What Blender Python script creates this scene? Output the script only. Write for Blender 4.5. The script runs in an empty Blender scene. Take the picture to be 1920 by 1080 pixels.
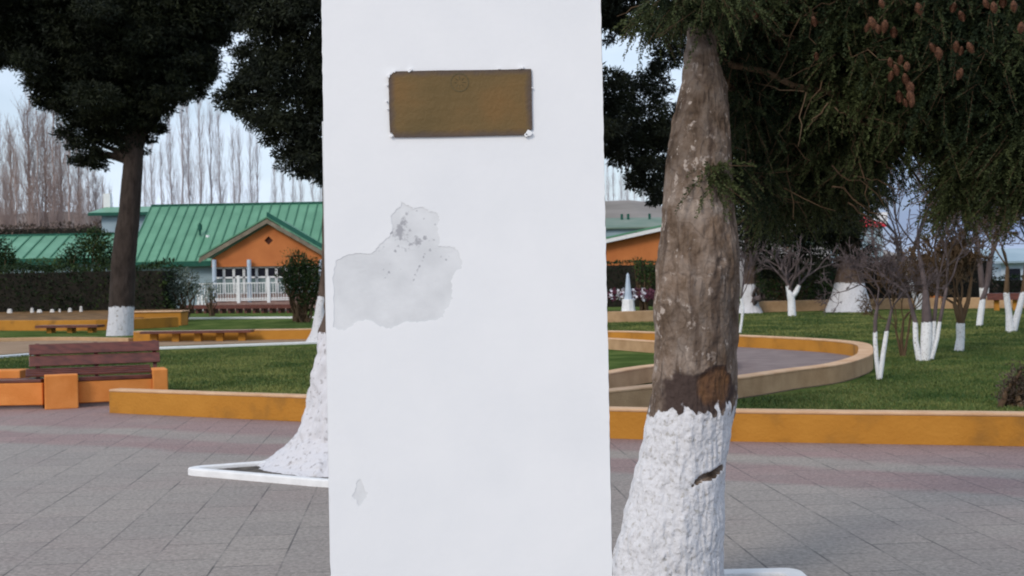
import bpy, math, random
import numpy as np
from mathutils import Matrix, Vector
R = math.radians
C = bpy.context.scene.collection
random.seed(7)
rng = np.random.default_rng(11)

# ------------------------------------------------------------------ camera, sky, sun, exposure
F = 2400.0                     # focal length in pixels of a 1920 wide frame
H = 1.5
cam_d = bpy.data.cameras.new("camera"); cam = bpy.data.objects.new("camera", cam_d); C.objects.link(cam)
cam_d.sensor_width = 36.0; cam_d.lens = 36.0 * F / 1920.0
cam_d.clip_start = 0.1; cam_d.clip_end = 6000
CM = Matrix.Rotation(R(90 - 0.29), 3, 'X') @ Matrix.Rotation(R(-1.0), 3, 'Z')
cam.matrix_world = Matrix.Translation((0, 0, H)) @ CM.to_4x4()
cam_d.dof.use_dof = True; cam_d.dof.focus_distance = 3.4; cam_d.dof.aperture_fstop = 13
sc = bpy.context.scene; sc.camera = cam
sc.cycles.filter_width = 1.9

w = bpy.data.worlds.new("World"); sc.world = w; w.use_nodes = True
nt = w.node_tree; nt.nodes.clear()
SUN_EL, SUN_AZ = R(34), R(215)          # azimuth clockwise from +Y: behind the camera, to the left
out = nt.nodes.new('ShaderNodeOutputWorld'); bg = nt.nodes.new('ShaderNodeBackground')
sky = nt.nodes.new('ShaderNodeTexSky'); sky.sky_type = 'NISHITA'; sky.sun_disc = False
sky.sun_elevation = SUN_EL; sky.sun_rotation = SUN_AZ; sky.air_density = 1.0; sky.dust_density = 1.5
tc = nt.nodes.new('ShaderNodeTexCoord')
mp = nt.nodes.new('ShaderNodeMapping'); mp.inputs['Scale'].default_value = (3.0, 3.0, 9.0); mp.inputs['Location'].default_value = (.35, .1, .3)
nz = nt.nodes.new('ShaderNodeTexNoise'); nz.inputs['Scale'].default_value = 1.6; nz.inputs['Detail'].default_value = 6
rp = nt.nodes.new('ShaderNodeValToRGB')
rp.color_ramp.elements[0].position = .36; rp.color_ramp.elements[0].color = (.55,.55,.55,1)
rp.color_ramp.elements[1].position = .62; rp.color_ramp.elements[1].color = (.97,.97,.97,1)
# cloud colour: bright all round, a darker slate bank low to the right (north-east)
sep = nt.nodes.new('ShaderNodeSeparateXYZ')
bank = nt.nodes.new('ShaderNodeMapRange'); bank.inputs[1].default_value = .17; bank.inputs[2].default_value = .29
elev = nt.nodes.new('ShaderNodeMapRange'); elev.inputs[1].default_value = -.005; elev.inputs[2].default_value = .03
mul = nt.nodes.new('ShaderNodeMath'); mul.operation = 'MULTIPLY'
hi_ = nt.nodes.new('ShaderNodeMapRange'); hi_.inputs[1].default_value = .30; hi_.inputs[2].default_value = .14
mul2 = nt.nodes.new('ShaderNodeMath'); mul2.operation = 'MULTIPLY'
cc = nt.nodes.new('ShaderNodeMix'); cc.data_type = 'RGBA'
cc.inputs[6].default_value = (6.5, 7.5, 8.9, 1); cc.inputs[7].default_value = (1.9, 2.6, 4.5, 1)
mx = nt.nodes.new('ShaderNodeMix'); mx.data_type = 'RGBA'
L = nt.links.new
L(tc.outputs['Generated'], mp.inputs[0]); L(mp.outputs[0], nz.inputs['Vector']); L(nz.outputs[0], rp.inputs[0])
L(tc.outputs['Generated'], sep.inputs[0]); L(sep.outputs[0], bank.inputs[0]); L(sep.outputs[2], elev.inputs[0]); L(sep.outputs[2], hi_.inputs[0])
L(bank.outputs[0], mul.inputs[0]); L(elev.outputs[0], mul.inputs[1]); L(mul.outputs[0], mul2.inputs[0]); L(hi_.outputs[0], mul2.inputs[1])
L(mul2.outputs[0], cc.inputs[0]); L(rp.outputs[0], mx.inputs[0]); L(sky.outputs[0], mx.inputs[6]); L(cc.outputs[2], mx.inputs[7])
L(mx.outputs[2], bg.inputs[0]); bg.inputs[1].default_value = 0.085; L(bg.outputs[0], out.inputs[0])

sd = bpy.data.lights.new("sun", 'SUN'); sun = bpy.data.objects.new("sun", sd); C.objects.link(sun)
sd.energy = 1.1; sd.angle = R(16); sd.color = (1.0, .90, .78)
sdir = Vector((math.sin(SUN_AZ)*math.cos(SUN_EL), math.cos(SUN_AZ)*math.cos(SUN_EL), math.sin(SUN_EL)))
sun.rotation_euler = sdir.to_track_quat('Z', 'Y').to_euler(); sun.location = (-6, -6, 12)
vs = sc.view_settings; vs.view_transform = 'Standard'; vs.look = 'None'; vs.gamma = 1.0; vs.exposure = 0.6; vs.use_curve_mapping = False

# ------------------------------------------------------------------ helpers: places
def ray(px, py):
    d = CM @ Vector(((px-960)/F, -(py-540)/F, -1.0)); return d
def P(px, py, D):                       # point at distance D (along +Y) seen at a photo position
    d = ray(px, py); return Vector((d.x/d.y*D, D, H + d.z/d.y*D))
def G(px, py, z=0.0):                   # point of the level z
    d = ray(px, py); t = (z-H)/d.z; return Vector((d.x*t, d.y*t, z))
def hv(i): return i
def noise3(p, s=1.0, seed=0, oct=3):
    p = np.asarray(p, float)*s + seed*17.13; out = np.zeros(len(p)); amp = 1; tot = 0
    for o in range(oct):
        q = p*(2**o); i = np.floor(q).astype(np.int64); f = q-i; f = f*f*(3-2*f); v = 0
        for dx in (0,1):
            for dy in (0,1):
                for dz in (0,1):
                    h = (i[:,0]+dx)*374761393 + (i[:,1]+dy)*668265263 + (i[:,2]+dz)*2147483647 + seed*9973 + o*7919
                    h = (h ^ (h >> 13))*1274126177 & 0xffffffff; h = (h ^ (h >> 16)) & 0xffff
                    v = v + (h/65535.0)*(f[:,0] if dx else 1-f[:,0])*(f[:,1] if dy else 1-f[:,1])*(f[:,2] if dz else 1-f[:,2])
        out += v*amp; tot += amp; amp *= .5
    return out/tot

# ------------------------------------------------------------------ helpers: materials
def lin(c): return tuple(((x/255.0)/12.92 if x/255.0 <= .04045 else ((x/255.0+.055)/1.055)**2.4) for x in c)
def mat(name, a, b=None, rough=.85, scale=6, bump=0.0, bscale=30, detail=6, c=None, cpos=None, metal=0, lo=.35, hi=.65, coords='Object', stretch=(1,1,1), spec=.3):
    m = bpy.data.materials.new(name); m.use_nodes = True; n = m.node_tree; p = n.nodes['Principled BSDF']
    p.inputs['Roughness'].default_value = rough; p.inputs['Metallic'].default_value = metal; p.inputs['Specular IOR Level'].default_value = spec
    t = n.nodes.new('ShaderNodeTexCoord'); mp = n.nodes.new('ShaderNodeMapping'); mp.inputs['Scale'].default_value = stretch
    n.links.new(t.outputs[coords], mp.inputs[0])
    col = None
    if b is not None:
        x = n.nodes.new('ShaderNodeTexNoise'); x.inputs['Scale'].default_value = scale; x.inputs['Detail'].default_value = detail
        n.links.new(mp.outputs[0], x.inputs['Vector'])
        r = n.nodes.new('ShaderNodeValToRGB'); n.links.new(x.outputs[0], r.inputs[0])
        r.color_ramp.elements[0].position = lo; r.color_ramp.elements[0].color = (*a, 1)
        r.color_ramp.elements[1].position = hi; r.color_ramp.elements[1].color = (*b, 1)
        if c is not None:
            e = r.color_ramp.elements.new(cpos); e.color = (*c, 1)
        col = r.outputs[0]; n.links.new(col, p.inputs['Base Color'])
    else: p.inputs['Base Color'].default_value = (*a, 1)
    if bump:
        y = n.nodes.new('ShaderNodeTexNoise'); y.inputs['Scale'].default_value = bscale; y.inputs['Detail'].default_value = 5
        n.links.new(mp.outputs[0], y.inputs['Vector'])
        bn = n.nodes.new('ShaderNodeBump'); bn.inputs['Strength'].default_value = min(1, bump); bn.inputs['Distance'].default_value = .02
        n.links.new(y.outputs[0], bn.inputs['Height']); n.links.new(bn.outputs[0], p.inputs['Normal'])
    m['col'] = 0
    return m
def leafmat(name, a, b, rough=.7, spec=.15, trans=.0):
    m = bpy.data.materials.new(name); m.use_nodes = True; n = m.node_tree; p = n.nodes['Principled BSDF']
    at = n.nodes.new('ShaderNodeAttribute'); at.attribute_name = 'tint'
    x = n.nodes.new('ShaderNodeMix'); x.data_type = 'RGBA'; x.inputs[6].default_value = (*a, 1); x.inputs[7].default_value = (*b, 1)
    n.links.new(at.outputs['Fac'], x.inputs[0]); n.links.new(x.outputs[2], p.inputs['Base Color'])
    p.inputs['Roughness'].default_value = rough; p.inputs['Specular IOR Level'].default_value = spec
    return m
def barkmat(name, barks, wash=(.66,.65,.67), bscale=40, stretch=(1,1,.35), nscale=7, dirt=(.3,.27,.25), bdist=.02, flakes=False):
    """bark above, whitewash below: point attribute 'wash' gives the height of the painted edge, 'scar' bared wood"""
    m = bpy.data.materials.new(name); m.use_nodes = True; n = m.node_tree; p = n.nodes['Principled BSDF']; N = n.nodes.new; K = n.links.new
    p.inputs['Roughness'].default_value = .9; p.inputs['Specular IOR Level'].default_value = .2
    t = N('ShaderNodeTexCoord'); mp = N('ShaderNodeMapping'); mp.inputs['Scale'].default_value = stretch; K(t.outputs['Object'], mp.inputs[0])
    x = N('ShaderNodeTexNoise'); x.inputs['Scale'].default_value = nscale; x.inputs['Detail'].default_value = 8; x.inputs['Roughness'].default_value = .65; K(mp.outputs[0], x.inputs['Vector'])
    r = N('ShaderNodeValToRGB'); K(x.outputs[0], r.inputs[0]); els = r.color_ramp.elements
    k = len(barks); els[0].color = (*barks[0],1); els[0].position = .3; els[1].color = (*barks[-1],1); els[1].position = .72
    for i in range(1, k-1):
        e = els.new(.3+.42*i/(k-1)); e.color = (*barks[i],1)
    if flakes:
        xb = N('ShaderNodeTexNoise'); xb.inputs['Scale'].default_value = 3.2; xb.inputs['Detail'].default_value = 3; K(t.outputs['Object'], xb.inputs['Vector'])
        rb_ = N('ShaderNodeMapRange'); K(xb.outputs[0], rb_.inputs[0]); rb_.inputs[1].default_value = .35; rb_.inputs[2].default_value = .65; rb_.inputs[3].default_value = .68; rb_.inputs[4].default_value = 1.28
        bb = N('ShaderNodeVectorMath'); bb.operation = 'SCALE'; K(r.outputs[0], bb.inputs[0]); K(rb_.outputs[0], bb.inputs['Scale'])
        xf = N('ShaderNodeTexNoise'); xf.inputs['Scale'].default_value = 18; xf.inputs['Detail'].default_value = 7; xf.inputs['Roughness'].default_value = .7; K(mp.outputs[0], xf.inputs['Vector'])
        sx = N('ShaderNodeSeparateXYZ'); K(t.outputs['Object'], sx.inputs[0])
        lm = N('ShaderNodeMapRange'); K(sx.outputs[0], lm.inputs[0]); lm.inputs[1].default_value = .02; lm.inputs[2].default_value = -.20; lm.inputs[3].default_value = -.06; lm.inputs[4].default_value = .09
        fa = N('ShaderNodeMath'); fa.operation = 'ADD'; K(xf.outputs[0], fa.inputs[0]); K(lm.outputs[0], fa.inputs[1])
        fm = N('ShaderNodeMapRange'); K(fa.outputs[0], fm.inputs[0]); fm.inputs[1].default_value = .53; fm.inputs[2].default_value = .565
        fx = N('ShaderNodeMix'); fx.data_type = 'RGBA'; K(fm.outputs[0], fx.inputs[0]); K(bb.outputs[0], fx.inputs[6]); fx.inputs[7].default_value = (.40,.335,.29,1)
        vo = N('ShaderNodeTexVoronoi'); vo.feature = 'DISTANCE_TO_EDGE'; vo.inputs['Scale'].default_value = 8
        xd = N('ShaderNodeTexNoise'); xd.inputs['Scale'].default_value = 8; K(mp.outputs[0], xd.inputs['Vector'])
        vm = N('ShaderNodeMix'); vm.data_type = 'VECTOR'; vm.inputs[0].default_value = .12; K(mp.outputs[0], vm.inputs[4]); K(xd.outputs['Color'], vm.inputs[5]); K(vm.outputs[1], vo.inputs['Vector'])
        vr = N('ShaderNodeMapRange'); K(vo.outputs[0], vr.inputs[0]); vr.inputs[1].default_value = .0; vr.inputs[2].default_value = .045; vr.inputs[3].default_value = .40; vr.inputs[4].default_value = 0
        fc = N('ShaderNodeMix'); fc.data_type = 'RGBA'; K(vr.outputs[0], fc.inputs[0]); K(fx.outputs[2], fc.inputs[6]); fc.inputs[7].default_value = (.05,.032,.024,1); barkcol = fc.outputs[2]
        ms = N('ShaderNodeMapping'); ms.inputs['Scale'].default_value = (1,1,.13); K(t.outputs['Object'], ms.inputs[0])
        xs = N('ShaderNodeTexNoise'); xs.inputs['Scale'].default_value = 15; xs.inputs['Detail'].default_value = 6; K(ms.outputs[0], xs.inputs['Vector'])
        sm = N('ShaderNodeMapRange'); K(xs.outputs[0], sm.inputs[0]); sm.inputs[1].default_value = .57; sm.inputs[2].default_value = .64; sm.inputs[4].default_value = .65
        fs = N('ShaderNodeMix'); fs.data_type = 'RGBA'; K(sm.outputs[0], fs.inputs[0]); K(fc.outputs[2], fs.inputs[6]); fs.inputs[7].default_value = (.070,.045,.033,1); barkcol = fs.outputs[2]
    else: barkcol = r.outputs[0]
    sc_ = N('ShaderNodeAttribute'); sc_.attribute_name = 'scar'
    s1 = N('ShaderNodeMix'); s1.data_type = 'RGBA'; sq1 = N('ShaderNodeMapRange'); K(sc_.outputs['Fac'], sq1.inputs[0]); sq1.inputs[2].default_value = .5; K(sq1.outputs[0], s1.inputs[0]); K(barkcol, s1.inputs[6])
    x4 = N('ShaderNodeTexNoise'); x4.inputs['Scale'].default_value = 8; x4.inputs['Detail'].default_value = 6; K(t.outputs['Object'], x4.inputs['Vector'])
    r4 = N('ShaderNodeValToRGB'); K(x4.outputs[0], r4.inputs[0]); r4.color_ramp.elements[0].color = (.060,.034,.026,1); r4.color_ramp.elements[1].color = (.19,.095,.045,1)
    r4.color_ramp.elements[0].position = .4; r4.color_ramp.elements[1].position = .64
    sq2 = N('ShaderNodeMapRange'); K(sc_.outputs['Fac'], sq2.inputs[0]); sq2.inputs[1].default_value = .5; sq2.inputs[2].default_value = 1.0
    s0 = N('ShaderNodeMix'); s0.data_type = 'RGBA'; K(sq2.outputs[0], s0.inputs[0]); s0.inputs[6].default_value = (.062,.042,.036,1); K(r4.outputs[0], s0.inputs[7]); K(s0.outputs[2], s1.inputs[7])
    wa = N('ShaderNodeAttribute'); wa.attribute_name = 'wash'
    x2 = N('ShaderNodeTexNoise'); x2.inputs['Scale'].default_value = 16; x2.inputs['Detail'].default_value = 5; K(t.outputs['Object'], x2.inputs['Vector'])
    ad = N('ShaderNodeMath'); ad.operation = 'MULTIPLY_ADD'; K(x2.outputs[0], ad.inputs[0]); ad.inputs[1].default_value = .5; K(wa.outputs['Fac'], ad.inputs[2])
    st = N('ShaderNodeMapRange'); st.inputs[1].default_value = .735; st.inputs[2].default_value = .765; K(ad.outputs[0], st.inputs[0])
    x3 = N('ShaderNodeTexNoise'); x3.inputs['Scale'].default_value = bscale*1.3; x3.inputs['Detail'].default_value = 4; K(t.outputs['Object'], x3.inputs['Vector'])
    r3 = N('ShaderNodeValToRGB'); K(x3.outputs[0], r3.inputs[0]); r3.color_ramp.elements[0].position = .30; r3.color_ramp.elements[0].color = (*dirt,1)
    r3.color_ramp.elements[1].position = .43; r3.color_ramp.elements[1].color = (*wash,1)
    f = N('ShaderNodeMix'); f.data_type = 'RGBA'; K(st.outputs[0], f.inputs[0]); K(s1.outputs[2], f.inputs[6]); K(r3.outputs[0], f.inputs[7]); K(f.outputs[2], p.inputs['Base Color'])
    y = N('ShaderNodeTexNoise'); y.inputs['Scale'].default_value = bscale; y.inputs['Detail'].default_value = 6; K(mp.outputs[0], y.inputs['Vector'])
    bn = N('ShaderNodeBump'); bn.inputs['Strength'].default_value = .8; bn.inputs['Distance'].default_value = bdist; K(y.outputs[0], bn.inputs['Height']); K(bn.outputs[0], p.inputs['Normal'])
    return m

# ------------------------------------------------------------------ helpers: objects
def tag(o, label=None, cat=None, group=None, kind=None):
    if label: o['label'] = label
    if cat: o['category'] = cat
    if group: o['group'] = group
    if kind: o['kind'] = kind
    return o
def empty(name, loc=(0,0,0), rz=0, label=None, cat=None, group=None, parent=None):
    o = bpy.data.objects.new(name, None); C.objects.link(o); o.location = loc; o.rotation_euler = (0,0,rz); o.empty_display_size = .1
    if parent: o.parent = parent
    return tag(o, label, cat, group)
def link(name, me, m, parent=None, loc=None):
    o = bpy.data.objects.new(name, me); C.objects.link(o)
    if m: me.materials.append(m)
    if parent: o.parent = parent
    if loc is not None: o.location = loc
    return o
def mesh_np(name, V, Fc, attrs=None, smooth=False):
    """V (n,3); Fc (m,k) all faces with k corners; attrs {name:(domain, array)}"""
    me = bpy.data.meshes.new(name); V = np.asarray(V, np.float32); Fc = np.asarray(Fc, np.int32); m, k = Fc.shape
    me.vertices.add(len(V)); me.vertices.foreach_set('co', V.ravel())
    me.loops.add(m*k); me.loops.foreach_set('vertex_index', Fc.ravel())
    me.polygons.add(m); me.polygons.foreach_set('loop_start', np.arange(m, dtype=np.int32)*k)
    if attrs:
        for a, (dom, arr) in attrs.items():
            at = me.attributes.new(a, 'FLOAT', dom); at.data.foreach_set('value', np.asarray(arr, np.float32).ravel())
    me.update(calc_edges=True); me.validate()
    if smooth: me.polygons.foreach_set('use_smooth', np.ones(len(me.polygons), bool))
    return me
class MB:
    """collects boxes, prisms, bars into one mesh"""
    def __init__(s): s.v = []; s.f = []
    def poly(s, pts, faces): 
        b = len(s.v); s.v += [tuple(p) for p in pts]; s.f += [tuple(i+b for i in f) for f in faces]; return s
    def box(s, x0, y0, z0, x1, y1, z1):
        return s.poly([(x0,y0,z0),(x1,y0,z0),(x1,y1,z0),(x0,y1,z0),(x0,y0,z1),(x1,y0,z1),(x1,y1,z1),(x0,y1,z1)],
                      [(0,3,2,1),(4,5,6,7),(0,1,5,4),(1,2,6,5),(2,3,7,6),(3,0,4,7)])
    def prism(s, pts, d):                # polygon pts extruded by vector d
        n = len(pts); d = Vector(d); q = [Vector(p) for p in pts]; r = [p+d for p in q]
        return s.poly(q+r, [tuple(range(n)), tuple(range(2*n-1, n-1, -1))]+[(i, i+n, (i+1)%n+n, (i+1)%n) for i in range(n)])
    def bar(s, a, b, r, n=6, r2=None):
        a = Vector(a); b = Vector(b); d = (b-a).normalized(); u = d.orthogonal().normalized(); v = d.cross(u); r2 = r if r2 is None else r2
        P1 = [a+(u*math.cos(2*math.pi*i/n)+v*math.sin(2*math.pi*i/n))*r for i in range(n)]
        P2 = [b+(u*math.cos(2*math.pi*i/n)+v*math.sin(2*math.pi*i/n))*r2 for i in range(n)]
        return s.poly(P1+P2, [(i,(i+1)%n,(i+1)%n+n,i+n) for i in range(n)]+[tuple(range(n-1,-1,-1)), tuple(range(n,2*n))])
    def build(s, name, m, parent=None, bevel=0, loc=None):
        me = bpy.data.meshes.new(name); me.from_pydata(s.v, [], s.f); me.update()
        o = link(name, me, m, parent, loc)
        if bevel:
            b = o.modifiers.new('bevel', 'BEVEL'); b.width = bevel; b.segments = 2; b.limit_method = 'ANGLE'
        return o
def segs_mesh(name, S, attrs=True, sides=4, thr=None):
    """S: list of (p0,p1,r0,r1) -> open tapered tubes, one mesh"""
    A = np.array([s[0] for s in S], float); B = np.array([s[1] for s in S], float)
    r0 = np.array([s[2] for s in S]); r1 = np.array([s[3] for s in S]); d = B-A; d /= np.linalg.norm(d, axis=1)[:,None]+1e-9
    ref = np.where(np.abs(d[:,2:3]) > .9, np.array([[1,0,0]]), np.array([[0,0,1]])); u = np.cross(d, ref); u /= np.linalg.norm(u, axis=1)[:,None]+1e-9; v = np.cross(d, u)
    V = []; n = len(S)
    for k in range(sides):
        a = 2*math.pi*k/sides; o = u*math.cos(a)+v*math.sin(a); V.append(A+o*r0[:,None]); V.append(B+o*r1[:,None])
    V = np.stack(V, 1).reshape(-1, 3); base = (np.arange(n)*sides*2)[:,None]; Fs = []
    for k in range(sides):
        k2 = (k+1) % sides; Fs.append(base+np.array([[2*k, 2*k2, 2*k2+1, 2*k+1]]))
    Fc = np.concatenate(Fs, 0); at = None
    if thr is not None: at = {'wash': ('POINT', .5+(thr-V[:,2])*4)}
    return mesh_np(name, V, Fc, at, smooth=True)
def limb(p0, p1, r0, r1, n=6, sag=0.0, wob=.05):
    """a bent tapered limb as segments"""
    p0 = np.array(p0, float); p1 = np.array(p1, float); Ln = np.linalg.norm(p1-p0); pts = []
    for i in range(n+1):
        t = i/n; p = p0*(1-t)+p1*t; p = p+rng.normal(0, wob*Ln/n, 3)*(0 < i < n); p[2] -= sag*4*t*(t-1)*-1*Ln*-1*0 + sag*Ln*math.sin(math.pi*t)*-1; pts.append(p)
    rr = np.linspace(r0, r1, n+1); return [(pts[i], pts[i+1], rr[i], rr[i+1]) for i in range(n)]
def leaf_mesh(name, Pn, D, Lg, Wd, tint, shape=4):
    """one rhombus leaf per row"""
    n = len(Pn); D = D/(np.linalg.norm(D, axis=1)[:,None]+1e-9); q = rng.normal(size=(n,3)); s = np.cross(D, q); s /= np.linalg.norm(s, axis=1)[:,None]+1e-9
    Lg = np.broadcast_to(np.asarray(Lg), (n,))[:,None]; Wd = np.broadcast_to(np.asarray(Wd), (n,))[:,None]
    V = np.stack([Pn, Pn+D*Lg*.5+s*Wd*.5, Pn+D*Lg, Pn+D*Lg*.5-s*Wd*.5], 1).reshape(-1,3)
    Fc = np.arange(n*4).reshape(n,4); return mesh_np(name, V, Fc, {'tint': ('FACE', tint)})
def blob_leaves(blobs, dens, lg, wd, droop=.3, rough=.5, core=.25, seed=1, tbias=0.0, sat=0):
    """blobs: (centre, (rx,ry,rz)).  Leaf positions fill each ragged blob in clumps; returns arrays"""
    Ps, Ds, Ts = [], [], []
    if sat:
        ex = []
        for c, r in blobs:
            c = np.array(c, float); r = np.array(r, float) if hasattr(r, '__len__') else np.array([r]*3, float)
            ex.append((c, r*.88))
            for _ in range(sat):
                u = rng.normal(size=3); u /= np.linalg.norm(u); k = rng.uniform(.16,.34); ex.append((c+u*r*rng.uniform(.85,1.12)+np.array([0,0,-.1*r[2]]), r*k*np.array([1.2,1.2,.7])))
        blobs = ex
    for c, r in blobs:
        c = np.array(c, float); r = np.array(r, float) if hasattr(r, '__len__') else np.array([r]*3, float)
        area = 4*math.pi*((r[0]*r[1]+r[1]*r[2]+r[0]*r[2])/3); n = int(dens*area)
        if n < 4: continue
        u = rng.normal(size=(n,3)); u /= np.linalg.norm(u, axis=1)[:,None]
        k = core+(1-core)*rng.random(n)**.45
        ragg = 1+rough*(noise3(c+u*r, 2.2/ r.max(), seed, 3)-.5)*2
        p = c+u*r*(k*ragg)[:,None]
        # pull leaves into small clumps
        cl = .22*r.mean(); g = np.round(p/cl)*cl+ (noise3(np.round(p/cl)*cl+5, 3.3, seed, 1)[:,None]-.5)*cl
        p = p*.55+g*.45
        d = u*.8+rng.normal(size=(n,3))*.6; d[:,2] -= droop
        t = noise3(p, 2.0/r.mean(), seed+3, 2); t = np.clip((t-.35)*2.2+tbias+rng.normal(0,.18,n), 0, 1)
        Ps.append(p); Ds.append(d); Ts.append(t)
    Pn = np.concatenate(Ps); Dn = np.concatenate(Ds); Tn = np.concatenate(Ts)
    n = len(Pn); return Pn, Dn, lg*rng.uniform(.6,1.3,n), wd*rng.uniform(.6,1.3,n), Tn
def trunk_mesh(name, rings, nseg=40, vres=None, amp=.04, nscale=6, thr=None, k=4, flare=None, seed=0, scar=None, ridge=0):
    """rings: list of (x,y,z,r) bottom to top, interpolated smoothly"""
    Rg = np.array(rings, float); zs = np.cumsum(np.r_[0, np.linalg.norm(np.diff(Rg[:,:3], axis=0), axis=1)]); n = vres or len(rings)*4
    t = np.linspace(0, zs[-1], n); X = np.stack([np.interp(t, zs, Rg[:,i]) for i in range(4)], 1)
    for _ in range(2): X[1:-1] = (X[:-2]+X[1:-1]*2+X[2:])/4
    a = np.linspace(0, 2*math.pi, nseg, endpoint=False); ca, sa = np.cos(a), np.sin(a)
    V = np.zeros((n, nseg, 3)); V[...,0] = X[:,0:1]+ca*X[:,3:4]; V[...,1] = X[:,1:2]+sa*X[:,3:4]; V[...,2] = X[:,2:3]
    U = np.stack([np.broadcast_to(ca,(n,nseg)), np.broadcast_to(sa,(n,nseg)), np.zeros((n,nseg))], -1).reshape(-1,3)
    Vf = V.reshape(-1,3); q = Vf*np.array([1,1,.45])
    dsp = (noise3(q, nscale, seed, 4)-.5)*2*amp
    if ridge: dsp += (np.abs(noise3(q*np.array([1,1,.5]), nscale*4, seed+5, 2)-.5)*2)*ridge - ridge*.3
    if flare is not None:
        z0 = Vf[:,2]-rings[0][2]; aa = np.tile(a, n); dsp += np.exp(-z0/flare[0])*flare[1]*(.6+.8*noise3(np.stack([np.cos(aa)*1.7, np.sin(aa)*1.7, z0*0], 1), 1.0, seed+9, 2))
    sc_v = np.zeros(len(Vf))
    if scar is not None: sc_v, ds = scar(Vf, U); dsp += ds
    Vf = Vf+U*dsp[:,None]
    i = np.arange(n-1)[:,None]*nseg; j = np.arange(nseg)[None]; j2 = (j+1) % nseg
    Fc = np.stack([i+j, i+j2, i+nseg+j2, i+nseg+j], -1).reshape(-1,4)
    at = {'scar': ('POINT', sc_v), 'wash': ('POINT', (.5+(thr-Vf[:,2])*k) if thr is not None else np.full(len(Vf), -9.))}
    return mesh_np(name, Vf, Fc, at, smooth=True)

# ------------------------------------------------------------------ materials
WHITE = (.80,.80,.82)
M = {}
M['ochre'] = mat('ochre_paint', (.20,.10,.025), (.50,.225,.032), scale=2.2, bump=.4, bscale=30, rough=.8, c=(.44,.19,.024), cpos=.47, lo=.22, hi=.75, detail=8)
M['skylitpeach'] = mat('skylit_peach', (.54,.32,.18), (.64,.42,.26), scale=4, bump=.3, bscale=40)  # paler peach puts the sky light into the wall and block tops
M['tan'] = mat('tan_render', (.40,.245,.130), (.50,.32,.18), scale=4, bump=.3, bscale=40)
M['orange'] = mat('orange_paint', (.62,.21,.045), (.72,.27,.07), scale=4, bump=.25, bscale=50)
M['maroon'] = mat('maroon_wood', (.075,.019,.013), (.15,.040,.026), scale=5, bump=.2, bscale=30, rough=.38, stretch=(.3,4,4), spec=.5)
M['white'] = mat('white_paint', (.74,.74,.75), (.82,.82,.83), scale=9, bump=.3, bscale=60)
M['soil'] = mat('soil', (.05,.04,.035), (.13,.11,.09), scale=12, bump=.8, bscale=60)
M['foliage'] = leafmat('dark_needles', (.008,.011,.007), (.022,.027,.012))
M['nearfol'] = leafmat('green_needles', (.011,.020,.009), (.060,.074,.026))
M['hedge'] = leafmat('hedge_leaves', (.014,.030,.011), (.070,.105,.026))
M['olive'] = leafmat('olive_leaves', (.10,.09,.025), (.24,.17,.05))
M['greyleaf'] = leafmat('grey_leaves', (.05,.075,.055), (.24,.28,.24))
M['drytwig'] = leafmat('dry_twigs', (.05,.035,.026), (.16,.12,.10))
M['bark'] = barkmat('rough_bark', [(.048,.030,.020),(.135,.092,.064),(.20,.148,.114),(.22,.175,.145),(.34,.27,.22)], flakes=True, nscale=8, bscale=34, stretch=(1,1,.8), bdist=.026, dirt=(.42,.40,.38))
M['darkbark'] = barkmat('dark_bark', [(.022,.016,.014),(.045,.033,.028),(.06,.045,.04)], bscale=12, wash=(.60,.60,.64), bdist=.05)
M['whitebark'] = barkmat('whitewashed_bark', [(.05,.032,.025),(.10,.07,.055),(.14,.10,.08)], bscale=20, wash=(.62,.61,.64), dirt=(.36,.34,.35))
M['twig'] = barkmat('bare_bark', [(.06,.045,.045),(.11,.085,.085),(.17,.13,.13)], bscale=30, wash=(.76,.76,.78))
M['brush'] = barkmat('brown_shoots', [(.06,.035,.02),(.11,.07,.04),(.15,.10,.06)], bscale=30, wash=(.76,.76,.78))
M['poplar'] = mat('poplar_twigs', (.36,.32,.335), (.48,.44,.46), scale=.3)
M['poplarbrown'] = mat('brown_poplar_twigs', (.30,.22,.20), (.42,.33,.30), scale=.3)

# ------------------------------------------------------------------ ground
def sheet(name, pts, z, m, kind='structure'):
    me = bpy.data.meshes.new(name); me.from_pydata([(p[0], p[1], z) for p in pts], [], [tuple(range(len(pts)))]); me.update()
    o = link(name, me, m); o['kind'] = kind; return o
M['grass'] = mat('grass', (.050,.080,.022), (.165,.190,.062), scale=1.1, bump=1, bscale=90, detail=10, c=(.085,.125,.036), cpos=.5, lo=.3, hi=.72, rough=1.0, spec=0.0)
M['earth'] = mat('earth', (.10,.08,.05), (.16,.13,.08), scale=.2)
sheet('ground', [(-900,-60),(900,-60),(900,3000),(-900,3000)], 0.0, M['earth'])
# kerb line between the paved plaza and the lawns
KL = [G(205,775), G(400,784), G(600,793), G(870,809), G(1145,823), G(1500,831), G(1920,838)]
dirr = (KL[-1]-KL[-3]).normalized(); KL += [KL[-1]+dirr*3, KL[-1]+dirr*8]
dirl = (KL[0]-KL[2]).normalized()
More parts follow.
